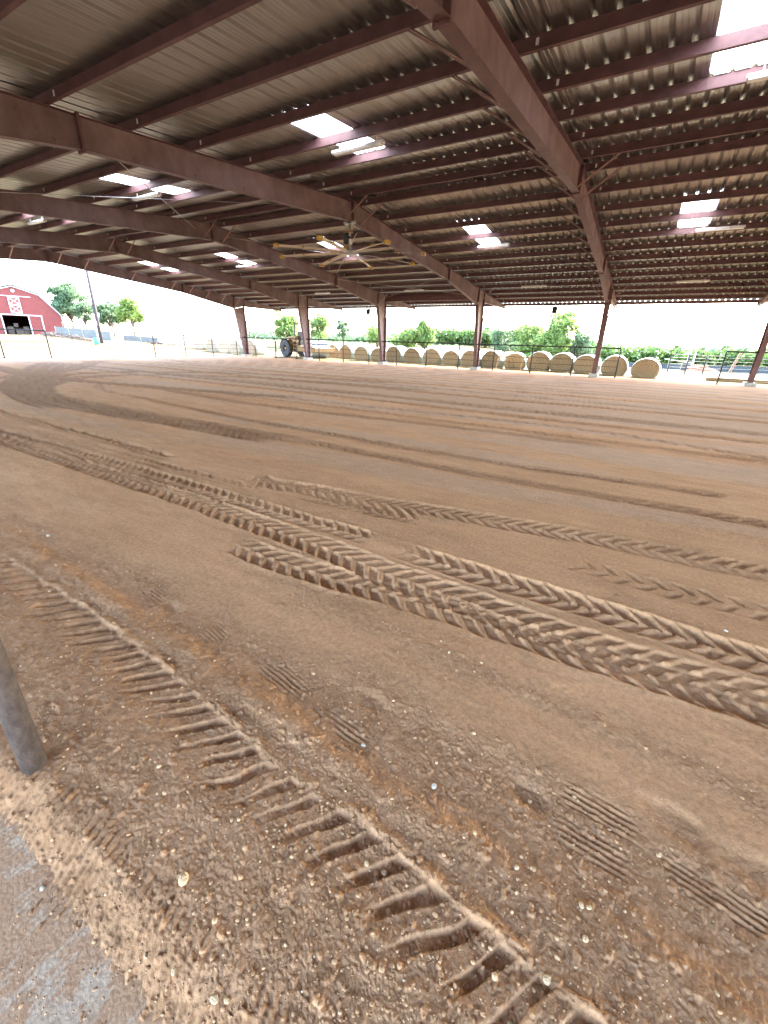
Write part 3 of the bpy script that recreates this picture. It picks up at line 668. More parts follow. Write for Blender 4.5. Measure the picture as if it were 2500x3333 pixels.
# ------------------------------------------------------------------ ceiling fan
fan = empty('ceiling_fan', (-7.70,0,4.64), 0, 'huge eight-bladed ceiling fan with yellow blade tips below the ridge', 'ceiling fan')
b = MB(); b.tube([(0,0,.98),(0,0,.05)], .045, 12); b.build('downrod', 'galv2', fan, smooth=True)
b = MB(); b.box((0,0,.93), (.42,.16,.012)); b.box((-.16,0,.965), (.10,.2,.07)); b.box((.16,0,.965), (.10,.2,.07)); b.build('mounting_plate', 'galv2', fan, bevel=.004)
b = MB(); b.tube([(-.15,0,.30),(-.15,0,.34),(-.15,0,.62),(-.15,0,.66)], [.06,.12,.12,.07], 14); b.box((-.02,0,.5), (.16,.14,.08)); b.build('motor', 'black', fan, bevel=.01)
b = MB(); b.tube([(-.15,0,.30),(-.15,0,.02)], .07, 12); b.box((-.05,0,.68), (.34,.12,.03)); b.build('gearbox', 'fan_yellow', fan)
b = MB(); b.tube([(0,0,-.05),(0,0,-.02),(0,0,.04),(0,0,.06)], [.18,.32,.32,.2], 20); b.build('hub', 'galv2', fan)
for k in range(8):
    a = math.radians(15.5+45*k); ca, sa = math.cos(a), math.sin(a)
    b = MB(); sec = [(-.09,0),(-.045,.016),(.02,.02),(.09,.006),(.095,-.005),(.02,.004),(-.045,.0)]
    n_ = len(sec); V = []
    for rr_,sag in ((.28,0),(1.0,.0),(2.0,-.02),(2.72,-.06)):
        for (u,v) in sec: V.append((ca*rr_-sa*u, sa*rr_+ca*u, .0+sag+v+u*.22))
    F = [(q*n_+i_, q*n_+(i_+1)%n_, (q+1)*n_+(i_+1)%n_, (q+1)*n_+i_) for q in range(3) for i_ in range(n_)]+[tuple(range(n_)), tuple(range(4*n_-1,3*n_-1,-1))]
    b.add(V, F); bl = b.build('blade', 'fan_blade', fan)
    b = MB(); Rz = [[ca,-sa,0],[sa,ca,0],[0,0,1]]
    poly = [(-.085,-.06),(.085,-.05),(.10,.01),(.06,.06),(-.08,.05)]
    V = [(ca*t_-sa*u, sa*t_+ca*u, -.06+v) for t_ in (2.72,2.86) for (u,v) in poly]
    b.add(V, [(0,1,2,3,4),(9,8,7,6,5)]+[(i_,(i_+1)%5,5+(i_+1)%5,5+i_) for i_ in range(5)]); b.build('winglet', 'fan_yellow', bl)
    b = MB(); b.box((ca*1.85,sa*1.85,.0), (.06,.2,.05), Rz); b.build('blade_clip', 'fan_yellow', bl)
b = MB(); b.tube([(0,0,.98),(-.15,-.08,1.15),(-.22,-.12,1.42),(-.05,-.2,1.58),(.35,-.45,1.6),(.9,-.49,1.6)], .012, 6); b.build('power_cable', 'galv2', fan, smooth=True)

# ------------------------------------------------------------------ strip lights
def strip(x, y, lab, L=1.42):
    z = zt(y)-.06
    e = empty('ceiling_light', (x,y,z), 0, lab, 'light', 'strip lights under the purlins')
    b = MB(); b.prism([(-.075,.0),(.075,.0),(.05,.055),(-.05,.055)], 'x', -L/2, L/2); b.build('housing', 'white_metal', e)
    b = MB(); b.prism([(-.062,-.035),(.062,-.035),(.07,-.002),(-.07,-.002)], 'x', -L/2+.03, L/2-.03); b.build('lens', 'lens', e)
    b = MB(); b.box((-.5,0,.10),(.02,.02,.10)); b.box((.5,0,.10),(.02,.02,.10)); b.build('hanger', 'galv2', e)
    return e
strip(-4.15,-4.72,'nearest strip light, beside the big skylight left of the large rafter')
strip(-12.45,-4.72,'strip light between the second and third rafters, against a skylight')
strip(3.85,-3.9,'strip light crossing the skylight at the top right corner')
strip(3.9,6.1,'strip light under the far roof skylight on the right')
strip(-4.2,5.95,'strip light beside the small far skylight left of the big rafter')
strip(3.8,13.95,'strip light near the far eave in the rightmost bay')
strip(-4.1,13.85,'strip light near the far eave in the bay left of the big rafter')
strip(-12.1,13.8,'strip light near the far eave behind the fan')
strip(-19.9,13.65,'strip light near the far eave in the bay with the roller')
strip(-20.1,-4.7,'strip light low at the left edge between the third and fourth rafters')
strip(-19.7,5.9,'far strip light beside the small skylight above the corner fence')

# ------------------------------------------------------------------ speakers at the eave
for x,lab in ((-3.84,'black loudspeaker hanging from the eave left of the tall right column'),(-19.75,'black loudspeaker hanging from the eave beside the thick middle column')):
    e = empty('loudspeaker', (x,20.0,4.40), 0, lab, 'loudspeaker', 'loudspeakers at the far eave')
    b = MB(); b.box((0,0,-.28), (.36,.24,.46), [[1,0,0],[0,.96,.28],[0,-.28,.96]]); b.build('cabinet', 'black', e, bevel=.02)
    b = MB(); b.box((0,-.13,-.245), (.30,.02,.38), [[1,0,0],[0,.96,.28],[0,-.28,.96]]); b.build('grille', 'darkglass', e)
    b = MB(); b.tube([(-.2,0,-.25),(-.2,0,.0),(.2,0,.0),(.2,0,-.25)], .012, 6); b.tube([(0,0,0),(0,0,.14)], .02, 6); b.build('bracket', 'galv2', e)

# ------------------------------------------------------------------ pipe fences
def pipe_fence(name, pts, spacing, lab, H=1.68, rails=(.30,.64,.98,1.33), rp=.038, base=0.):
    e = empty(name, (0,0,0), 0, lab, 'fence'); P = []
    for (a,c) in zip(pts[:-1],pts[1:]):
        L = math.dist(a,c); n_ = max(1,round(L/spacing))
        for k in range(n_): P.append((a[0]+(c[0]-a[0])*k/n_, a[1]+(c[1]-a[1])*k/n_))
    P.append(pts[-1])
    for (x,y) in P:
        b = MB(); b.tube([(x,y,-.3),(x,y,base+H-.02)], rp, 10); b.build('post', 'pipe', e, smooth=True)
    b = MB()
    b.tube([(p[0],p[1],base+H) for p in pts], rp*1.05, 10); b.build('top_rail', 'pipe', e, smooth=False)
    for h in rails:
        b = MB()
        for a,c in zip(P[:-1],P[1:]): b.tube([(a[0],a[1],base+h),((a[0]+c[0])/2,(a[1]+c[1])/2,base+h-.008),(c[0],c[1],base+h)], .014, 6)
        b.build('rail', 'pipe', e)
    return e
pipe_fence('pipe_fence', [(-31.6,6.7),(-31.6,15.05),(1.20,15.05)], 2.53, 'long dark pipe fence running in front of the hay bales')
pipe_fence('pipe_fence', [(6.22,15.05),(18.9,15.05)], 2.53, 'dark pipe fence section at the right edge beyond the gate gap')
pipe_fence('pipe_fence', [(-31.6,-.64),(-31.6,-13.3)], 2.53, 'dark pipe fence section at the left edge in front of the red barn')
e = empty('pipe_fence', (0,0,0), 0, 'near pipe fence ending in the thick grey post at the left edge', 'fence')
b = MB(); b.tube([(1.07,-14.55,-.3),(1.07,-14.55,1.70)], .040, 24); b.build('post', 'pipe_near', e, smooth=True)
for x in (-1.45,-3.97,-6.5,-9.0): b = MB(); b.tube([(x,-14.55,-.3),(x,-14.55,1.70)], .0445, 12); b.build('post', 'pipe_near', e, smooth=True)
for h,r_ in ((1.70,.044),(1.33,.012),(.98,.012),(.64,.012)):
    b = MB(); b.tube([(1.07,-14.55,h),(-9.0,-14.55,h)], r_, 10); b.build('top_rail' if h > 1.5 else 'rail', 'pipe_near', e, smooth=True)
# ------------------------------------------------------------------ hay bales
def bale_mesh(seed, L=1.5):
    q = random.Random(seed); n_ = 40; prof = []
    for k in range(n_):
        a = 2*math.pi*k/n_; x = .80*math.cos(a); z = .76*math.sin(a)
        if z < -.56: z = -.56-.12*(1-math.exp((z+.56)*2.))*0
        x *= 1+.05*(1-math.sin(a))*.5; x *= 1+.012*q.uniform(-1,1); z *= 1+.012*q.uniform(-1,1); prof.append((x, max(z,-.565)+.565))
    w_ = MB(); V = []
    rows = [(-L/2,.93),(-L/2+.06,.985),(-L*.25,1.012),(L*.25,1.012),(L/2-.06,.985),(L/2,.93)]
    for (y,s_) in rows:
        for (x,z) in prof: V.append((x*s_, y, (z-.66)*s_+.66 if z > .02 else 0))
    F = [(r_*n_+k, r_*n_+(k+1)%n_, (r_+1)*n_+(k+1)%n_, (r_+1)*n_+k) for r_ in range(5) for k in range(n_)]
    w_.add(V, F); fs = []
    for sgn,row in ((-1,0),(1,5)):
        f_ = MB()
        rings = [1.,.92,.78,.64,.5,.36,.22,.08]; V = []; y0 = rows[row][0]
        for ri,s_ in enumerate(rings):
            for k in range(n_):
                x,z = (prof[k][0]*.93, (prof[k][1]-.66)*.93+.66 if prof[k][1] > .02 else 0)
                zz = .66+(z-.66)*s_; d = (.0 if ri==0 else .015*math.sin(ri*2.1+k*.157*1.0)+q.uniform(-.012,.012))
                V.append((x*s_, y0+sgn*(.0 if ri==0 else .035)+sgn*d, zz))
        F = [(r_*n_+k, r_*n_+(k+1)%n_, (r_+1)*n_+(k+1)%n_, (r_+1)*n_+k) for r_ in range(7) for k in range(n_)]+[tuple(7*n_+k for k in range(n_))]
        f_.add(V, F); fs.append(f_)
    return [w_]+fs
def hay_mat():
    m = mat('hay_face', (.30,.22,.145), .95, 0, .3, 10, .8, 60); n = m.node_tree; p = n.nodes['Principled BSDF']
    src = p.inputs['Base Color'].links[0].from_socket; tc = n.nodes.new('ShaderNodeTexCoord'); mp = n.nodes.new('ShaderNodeMapping'); mp.inputs['Location'].default_value = (0,0,-.66)
    n.links.new(tc.outputs['Object'], mp.inputs[0]); wv = n.nodes.new('ShaderNodeTexWave'); wv.wave_type = 'RINGS'; wv.rings_direction = 'Y'; wv.inputs['Scale'].default_value = 2.6; wv.inputs['Distortion'].default_value = 5; wv.inputs['Detail'].default_value = 4; wv.inputs['Detail Scale'].default_value = 1.5
    n.links.new(mp.outputs[0], wv.inputs['Vector']); cr = n.nodes.new('ShaderNodeValToRGB'); cr.color_ramp.elements[0].position = .55; cr.color_ramp.elements[1].position = .9; n.links.new(wv.outputs[0], cr.inputs[0])
    ml = n.nodes.new('ShaderNodeMath'); ml.operation = 'MULTIPLY'; ml.inputs[1].default_value = .55; n.links.new(cr.outputs[0], ml.inputs[0])
    mx = n.nodes.new('ShaderNodeMix'); mx.data_type = 'RGBA'; n.links.new(ml.outputs[0], mx.inputs[0]); n.links.new(src, mx.inputs[6]); mx.inputs[7].default_value = (.42,.33,.22,1); 
    oi = n.nodes.new('ShaderNodeObjectInfo'); mr = n.nodes.new('ShaderNodeMapRange'); mr.inputs[3].default_value = .72; mr.inputs[4].default_value = 1.12; n.links.new(oi.outputs['Random'], mr.inputs[0])
    hs = n.nodes.new('ShaderNodeHueSaturation'); n.links.new(mr.outputs[0], hs.inputs['Value']); n.links.new(mx.outputs[2], hs.inputs['Color']); n.links.new(hs.outputs[0], p.inputs['Base Color']); return m
M['hayface'] = hay_mat()
protos = [bale_mesh(s_) for s_ in (1,2,3)]; pm = []
BX = [(2.71,17.14+.75),(.87,18.03+.6),(-.86,18.57+.5),(-2.54,18.89+.5),(-4.2,19.09+.5),(-6.03,19.21+.5),(-7.77,19.29+.5),(-9.44,19.33+.5),(-11.19,19.36+.5),(-12.95,19.37+.5),(-14.86,19.44+.6),(-16.75,19.66+.6),(-18.54,19.87+.6),(-20.49,20.09+.6),(-22.6,20.6+.6),(-24.7,20.9+.8)]
ordn = ['nearest and rightmost','second from the right','third from the right','fourth from the right','fifth from the right','sixth from the right','seventh from the right','eighth from the right','ninth from the right','tenth from the right','eleventh from the right','twelfth from the right','thirteenth from the right','fourteenth from the right','fifteenth from the right','leftmost, just behind the roller drum']
extra = ['with a swirled straw face','beside the last fence post','behind the tall right column','','right end of the wooden rack','behind the wooden rack','left end of the wooden rack','','','','','','','','','']
for k,(x,y) in enumerate(BX):
    lab = 'round bale, '+ordn[k]+' in the row' + (', '+extra[k] if extra[k] else '')
    e = empty('hay_bale', (x,y,tz(x,y)-.03), random.uniform(-.13,.13), lab, 'hay bale', 'round hay bales in the row behind the fence')
    pk = k%3; s_ = random.uniform(.96,1.05); e.scale = (s_*random.uniform(.98,1.03),s_,s_*random.uniform(.94,1.05))
    if len(pm) < 3:
        pm.append(tuple(b_.build(n_, m_, e, smooth=True).data for b_,n_,m_ in zip(protos[pk], ('net_wrap','straw_face','straw_face'), ('netwrap','hayface','hayface'))))
    else:
        for nm,dm in zip(('net_wrap','straw_face','straw_face'), pm[pk]):
            o = bpy.data.objects.new(nm, dm); col.objects.link(o); o.parent = e
LB = [(-41.42,18.93,'first'),(-38.9,18.6,'second'),(-36.4,18.2,'third'),(-34.2,17.81,'fourth'),(-31.9,17.6,'fifth')]
for k,(x,y,nm) in enumerate(LB):
    e = empty('hay_bale', (x,y,tz(x,y)-.03), .05, f'round hay bale, {nm} from the left in the short row left of the corner column', 'hay bale', 'round hay bales left of the corner column')
    e.scale = (1.06,1.06,1.1)
    for n2,dm in zip(('net_wrap','straw_face','straw_face'), pm[k%3]):
        o = bpy.data.objects.new(n2, dm); col.objects.link(o); o.parent = e
# loose straw along the bale row
b = MB(); q = random.Random(5)
for k in range(900):
    x = q.uniform(-26,4.5); y = 18.2-2.0*math.exp(-(2.9-x)/3.5)+q.gauss(0,.35); a = q.uniform(0,3.14); L = q.uniform(.08,.3); z = tz(x,y)+q.uniform(.01,.05)
    b.bar((x-math.cos(a)*L/2,y-math.sin(a)*L/2,z),(x+math.cos(a)*L/2,y+math.sin(a)*L/2,z+q.uniform(0,.05)), .012,.006)
tag(b.build('loose_straw', 'hay'), 'loose straw littering the ground in front of the hay bales', 'straw', kind='stuff')
# wooden rack in front of the bales
e = empty('wooden_rack', (-5.75,18.55,tz(-5.7,18.5)), -.06, 'pale wooden rack with four legs standing before the hay bales', 'rack')
b = MB(); b.box((0,0,.86), (3.0,.10,.09)); b.build('top_beam', 'palewood', e)
for x in (-1.35,-.45,.5,1.4): b = MB(); b.bar((x-.06,-.1,0),(x,0,.84), .14,.05); b.build('leg', 'palewood', e)
for x in (-.25,.3): b = MB(); b.bar((x+.05,.35,0),(x,0,.84), .10,.05); b.build('strut', 'palewood', e)

# ------------------------------------------------------------------ soil roller
def roller():
    e = empty('soil_roller', (-26.6,18.6,tz(-26,18.6)), math.radians(-12), 'tan single-drum soil roller parked behind the fence', 'roller')
    b = MB() # rear body
    b.prism([(-2.1,.55),(-2.15,1.0),(-1.9,1.45),(-1.0,1.82),(.05,1.9),(.1,1.0),(.1,.5),(-.4,.5),(-.45,.95),(-.75,1.25),(-1.15,1.3),(-1.5,1.15),(-1.75,.8),(-1.8,.5)], 'y', -.75, .75, 0)
    b.box((-1.0,0,1.0), (1.6,.9,.7)); b.build('engine_cover', 'yellow', e, bevel=.03)
    for s_ in (-1,1):
        b = MB(); 
        a_ = [math.pi*t_/12 for t_ in range(13)]
        V = [( -1.05+.92*math.cos(t_), s_*.78, .78+.92*math.sin(t_)) for t_ in a_]+[( -1.05+.92*math.cos(t_), s_*1.12, .78+.92*math.sin(t_)) for t_ in a_]
        b.add(V, [(k,k+1,14+k,13+k) for k in range(12)]); b.build('fender', 'yellow', e)
        wl = MB(); prof = [(.30,-.2),(.55,-.24),(.74,-.22),(.78,-.12),(.78,.12),(.74,.22),(.55,.24),(.30,.2)]; V = []
        for k in range(28):
            t_ = 2*math.pi*k/28
            for (r_,yy) in prof: V.append((-1.05+r_*math.cos(t_), s_*.95+yy, .78+r_*math.sin(t_)))
        m_ = len(prof); wl.add(V, [(k*m_+i_, ((k+1)%28)*m_+i_, ((k+1)%28)*m_+(i_+1)%m_, k*m_+(i_+1)%m_) for k in range(28) for i_ in range(m_)])
        for k in range(18):
            t_ = 2*math.pi*k/18; R = [[math.cos(t_),0,-math.sin(t_)],[0,1,0],[math.sin(t_),0,math.cos(t_)]]
            wl.box((-1.05+.79*math.cos(t_), s_*.95, .78+.79*math.sin(t_)), (.05,.44,.07), R)
        wo_ = wl.build('wheel', 'rubber', e)
        h = MB(); h.tube([(-1.05,s_*.80,.78),(-1.05,s_*1.04,.78)], .32, 20); h.build('rim', 'rubber', wo_)
        h = MB(); h.tube([(-1.05,s_*1.03,.78),(-1.05,s_*1.12,.78)], [.17,.13], 12); h.build('wheel_hub', 'yellow', wo_)
    b = MB()
    for k in range(4): b.box((.35,-.85,.5+.3*k), (.42,.30,.05))
    b.box((.12,-.85,1.0),(.04,.3,1.1)); b.box((.58,-.85,1.0),(.04,.3,1.1)); b.build('steps', 'yellow', e)
    b = MB(); b.box((.35,0,1.0), (.9,1.3,.9)); b.box((.1,0,1.75),(.5,.6,.7)); b.build('operator_platform', 'black', e, bevel=.03)
    b = MB(); b.box((.15,0,1.72),(.5,.5,.10)); b.box((-.08,0,2.02),(.10,.5,.55)); b.build('seat', 'rubber', e, bevel=.03)
    b = MB(); b.tube([(.95,0,1.4),(.75,0,2.0)], .035, 8); b.tube([(.75+.2*math.cos(t_)*.35,.2*math.sin(t_),2.0+.2*math.cos(t_)) for t_ in [k*math.pi/8 for k in range(17)]], .018, 6); b.build('steering_wheel', 'black', e)
    b = MB()
    for s_ in (-1,1): b.bar((-.15,s_*.65,1.6),(.0,s_*.65,2.95), .09); b.bar((.98,s_*.62,1.4),(.95,s_*.62,2.2), .05)
    b.bar((.0,-.7,2.95),(.0,.7,2.95), .09); b.bar((.0,.65,2.95),(1.5,.65,2.90), .06); b.bar((.0,-.65,2.95),(1.5,-.65,2.90), .06); b.box((.75,0,2.97),(1.6,1.4,.05)); b.build('roll_bar', 'black', e)
    b = MB(); b.box((1.05,0,.85),(.5,.6,.35)); b.build('articulation_joint', 'yellow', e, bevel=.03)
    b = MB(); b.tube([(2.35,-1.02,.76),(2.35,1.02,.76)], .76, 40); b.tube([(2.35,-1.03,.76),(2.35,-1.06,.76)], .5, 24); dr = b.build('drum', 'drum', e)
    b = MB()
    for s_ in (-1,1): b.box((2.3,s_*1.16,.78),(2.55,.10,.42)); b.box((2.35,s_*1.14,.78),(.75,.16,.62))
    b.box((1.25,0,.85),(.22,2.4,.42)); b.box((3.5,0,.72),(.16,2.4,.36)); b.build('drum_frame', 'yellow', e, bevel=.025)
    b = MB(); b.box((2.9,0,1.30),(.3,2.0,.06)); b.build('scraper', 'black', e)
    b = MB(); b.tube([(-2.12,-.5,1.05),(-2.2,-.5,1.05)], .09, 12); b.tube([(-2.12,.5,1.05),(-2.2,.5,1.05)], .09, 12); b.build('tail_light', 'white_metal', e)
roller()

# ------------------------------------------------------------------ far things
def bar_to(b, a, c, wd): b.bar(a, c, wd)
# barn
barn = empty('barn', (-75.41,14.78,1.2), math.radians(71), 'red gambrel barn with white crossed loft door and open doorway', 'barn')
W_, H1, H2, HP = 5.2, 2.75, 5.28, 6.2; WB, WE = 2.82, 4.9
gam = [(-W_,-.3),(-WE,H1),(-WB,H2),(0,HP),(WB,H2),(WE,H1),(W_,-.3)]
b = MB()
b.prism([(-W_,-.3),(-1.9,-.3),(-1.9,2.42),(-W_+.2,2.42)], 'y', 0, .15); b.prism([(.95,-.3),(W_,-.3),(W_-.2,2.42),(.95,2.42)], 'y', 0, .15)
b.prism([(-W_+.2,2.42),(W_-.2,2.42),(WE,H1),(WB,H2),(0,HP),(-WB,H2),(-WE,H1)], 'y', 0, .15)
for s_ in (-1,1): b.add([(s_*W_,.15,-.3),(s_*W_,14,-.3),(s_*WE,14,H1),(s_*WE,.15,H1)], [(0,1,2,3)])
b.prism(gam, 'y', 14, 14.1)
for k in range(-24,25):
    x = k*.2+.05; zt_ = float(np.interp(abs(x), [0,WB,WE,W_], [HP,H2,H1,0]))-.1; z0_ = 2.5 if -2.0 < x < 1.05 else -.3
    if abs(x) < 4.85: b.box((x,-.012,(z0_+zt_)/2), (.02,.024,zt_-z0_))
b.build('wall', 'barnred', barn)
b = MB(); rp_ = [(-WE-.25,H1-.25),(-WB-.1,H2+.08),(0,HP+.12),(WB+.1,H2+.08),(WE+.25,H1-.25)]
for (x0,z0),(x1,z1) in zip(rp_[:-1],rp_[1:]): b.add([(x0,-.35,z0),(x1,-.35,z1),(x1,14.3,z1),(x0,14.3,z0),(x0,-.35,z0+.12),(x1,-.35,z1+.12),(x1,14.3,z1+.12),(x0,14.3,z0+.12)], [(0,3,2,1),(4,5,6,7),(0,1,5,4),(2,3,7,6),(0,4,7,3),(1,2,6,5)])
b.build('roof', 'barnroof', barn)
b = MB()
for (x0,z0),(x1,z1) in zip(gam[:-1],gam[1:]): b.bar((x0,-.05,z0),(x1,-.05,z1), .14,.06, up=(0,1,0))
b.box((-.6,-.07,2.54),(6.4,.08,.12)); b.box((-.3,-.07,4.92),(4.2,.08,.08)); b.bar((-1.97,-.05,-.3),(-1.97,-.05,2.48),.13); b.bar((1.02,-.05,-.3),(1.02,-.05,2.48),.13); b.bar((2.5,-.05,-.3),(2.5,-.05,2.5),.12)
b.build('trim', 'barnwhite', barn)
ld = MB(); ld.box((-.15,-.09,3.80),(1.25,.08,2.1)); ldo = ld.build('loft_door', 'barnwhite', barn)
for z0 in (3.30,4.30):
    for s_ in (-1,1):
        ld = MB(); ld.prism([(-.15-.47,z0+s_*.40),(-.15+.47,z0+s_*.40),(-.15,z0+s_*.06)], 'y', -.145,-.133); ld.build('door_panel', 'barnred', ldo)
        ld = MB(); ld.prism([(-.15+s_*.52,z0-.34),(-.15+s_*.52,z0+.34),(-.15+s_*.08,z0)], 'y', -.145,-.133); ld.build('door_panel', 'barnred', ldo)
b = MB(); b.tube([(0.0,-.02,5.6),(0.0,-.10,5.6)], .2, 16); b.build('round_vent', 'barnwhite', barn)
b = MB(); b.box((-2.2,5.0,6.6),(1.5,1.5,1.5)); b.prism([(-3.1,7.35),(-1.3,7.35),(-2.2,8.0)], 'y', 4.1, 5.9); b.build('cupola', 'blue', barn)
b = MB()
for x,z,wx,wz in ((-1.3,.5,.7,1.0),(-.3,.35,.9,.7),(.5,.5,.6,1.1),(-.6,1.2,.5,.5)): b.box((x,2.0,z),(wx,1.2,wz))
b.build('stored_boxes', 'debris', barn)
# utility pole
e = empty('utility_pole', (-48.34,11.33,tz(-48.34,11.33)), 0, 'dark wooden utility pole rising left of the arena roof', 'pole')
b = MB(); b.tube([(0,0,-.5),(0,0,3),(0,0,10.2)], [.19,.17,.12], 12); b.build('pole_shaft', 'pole', e, smooth=True)
b = MB(); b.box((0,-.22,2.0),(.25,.12,.4)); b.tube([(.0,-.2,.0),(.0,-.2,2.6)], .03, 6); b.build('meter_box', 'white_metal', e)
e = empty('utility_pole', (-74.69,39.94,tz(-74.69,39.94)), 0, 'thin distant pole above the left bale row', 'pole')
b = MB(); b.tube([(0,0,-.3),(0,0,4.3)], [.10,.07], 8); b.build('pole_shaft', 'pole', e); b = MB(); b.box((0,0,4.2),(.5,.1,.08)); b.build('crossarm', 'pole', e)
def hframe(x, y, z, w_, h, ang, lab):
    e = empty('power_line_structure', (x,y,z), ang, lab, 'power pole')
    for s_ in (-1,1):
        b = MB(); b.tube([(s_*w_/2,0,-1),(s_*w_/2,0,h*.3),(s_*w_/2,0,h)], [.2,.18,.13], 8); b.build('pole_shaft', 'galv2' if h > 10 else 'pole', e)
        b = MB(); b.tube([(s_*w_/2,0,h),(s_*w_/2,0,h+.35)], .09, 8); b.build('insulator', 'white_metal', e)
    b = MB(); b.bar((-w_*.9,0,h*.74),(w_*.9,0,h*.74), .22); b.build('crossarm', 'pole', e)
hframe(11.6,119.2,-2.6,1.25,11.1,.1,'pair of tall steel power poles with a crossarm at the right')
hframe(-70.7,117.4,tz(-70.7,117.4)-1,1.9,6.5,.5,'small distant pair of power poles left of the middle trees')

# trees
def tree(name, base, h, spread, seed, leaf, lab, group=None, trunk_h=.35, n=2600, blobs=14, lsz=.16, shape=1.0):
    q = np.random.default_rng(seed); e = empty(name, base, 0, lab, 'tree', group)
    b = MB(); th_ = h*trunk_h; rt = .045*h**.9*.6
    b.tube([(0,0,-.3),(0,0,th_*.5),(q.normal()*.08,q.normal()*.08,th_),(q.normal()*.15,q.normal()*.15,h*.6)], [rt*1.2,rt,rt*.8,rt*.4], 8)
    cs = []
    for k in range(blobs):
        a = q.uniform(0,6.28); rr_ = spread*math.sqrt(q.random())*.72; zz = th_+(h-th_)*(.18+.75*q.random()*(1-.45*(rr_/spread)**2)); c = np.array([rr_*math.cos(a), rr_*math.sin(a), min(zz,h*.92)])
        cs.append(c); b.tube([(0,0,th_*.8),tuple(c*np.array([.5,.5,.35])+np.array([0,0,th_*.65+c[2]*.25])*1.0),tuple(c)], [rt*.5,rt*.3,rt*.1], 5)
    b.build('trunk', 'bark', e)
    pts = []
    per = n//blobs
    for c in cs:
        rb = spread*q.uniform(.26,.48); d = q.normal(size=(per,3)); d /= np.linalg.norm(d,axis=1)[:,None]; rad = rb*(q.random(per)**.33)*(1+.25*q.normal(size=per)*.6)
        pts.append(c+d*rad[:,None]*np.array([1,1,.75]))
    P = np.concatenate(pts); P = P[P[:,2] > th_*.55]; m_ = len(P)
    A = q.normal(size=(m_,3)); A /= np.linalg.norm(A,axis=1)[:,None]; B_ = np.cross(A, q.normal(size=(m_,3))); B_ /= np.linalg.norm(B_,axis=1)[:,None]
    s_ = lsz*q.uniform(.6,1.4,m_)[:,None]
    V = np.stack([P-A*s_, P+B_*s_*.55, P+A*s_, P-B_*s_*.55],1).reshape(-1,3)
    b = MB(); b.add(V, [(4*k,4*k+1,4*k+2,4*k+3) for k in range(m_)]); b.build('crown', leaf, e)
    return e
def T(x, y, *a, **k): return tree('tree', (x,y,tz(x,y)-.05), *a, **k)
T(-81.8,24.4, 8.2,3.3,11,'leaf_cool','tall full dark green tree right of the red barn', n=5200, blobs=24, lsz=.22)
T(-86.5,20.9, 6.0,2.2,12,'leaf_cool','dark green tree half hidden by the barn roof', n=2200, lsz=.2)
T(-71.3,25.3, 5.3,2.1,13,'leaf_cool','thin airy green tree just right of the dark utility pole', n=2600, blobs=18, lsz=.17)
T(-75.5,23.4, 5.0,1.7,14,'leaf_cool','small green tree behind the dark utility pole', n=1900, lsz=.17)
T(-61.6,22.9, 5.4,2.3,15,'leaf_bright','bright yellow-green tree at the right of the left tree group', n=4200, blobs=20, lsz=.17)
T(-64.9,21.4, 4.7,1.7,16,'leaf_cool','mid green tree left of the bright yellow-green one', n=2200, lsz=.17)
T(-44.2,35.8, 5.9,2.2,17,'leaf_bright','broad green tree standing behind the roller cab', trunk_h=.2, n=4600, blobs=22, lsz=.17)
T(-42.4,41.2, 5.4,2.1,18,'leaf_bright','airy green tree right of the roller column', trunk_h=.25, n=3400, blobs=20, lsz=.16)
T(-45.2,51.2, 4.9,1.5,19,'leaf_cool','small round airy tree between two arena columns', trunk_h=.3, n=1700, blobs=14, lsz=.15)
T(-30.8,54.6, 5.6,2.2,20,'leaf_bright','bright bushy tree left of the tall middle column group', trunk_h=.12, n=4200, blobs=20, lsz=.18)
T(-33.6,53.0, 4.2,2.6,21,'leaf_bright','low spreading bush beside the bright bushy tree', trunk_h=.1, n=3400, blobs=20, lsz=.18)
T(-42.5,58.5, 4.2,2.6,22,'leaf_bright','low green tree behind the middle hay bales', trunk_h=.12, n=2600, blobs=16, lsz=.18)
T(-15.6,49.6, 5.3,2.0,23,'leaf_cool','thin pale tree at the left of the big central thicket', trunk_h=.15, n=2600, blobs=16, lsz=.15)
T(-11.7,49.3, 5.4,3.0,24,'leaf_bright','wide leafy tree in the middle of the big central thicket', trunk_h=.12, n=5600, blobs=26, lsz=.18)
T(-7.9,48.2, 6.6,2.7,25,'leaf_bright','tallest tree of the central thicket, left of the right column', trunk_h=.15, n=5800, blobs=28, lsz=.18)
T(-5.2,49.0, 4.6,1.8,26,'leaf_cool','ragged tree at the right end of the central thicket', trunk_h=.15, n=2400, blobs=14, lsz=.16)
T(-9.6,46.5, 3.6,2.4,27,'leaf_bright','low bush filling the bottom of the central thicket', trunk_h=.08, n=3200, blobs=18, lsz=.17)
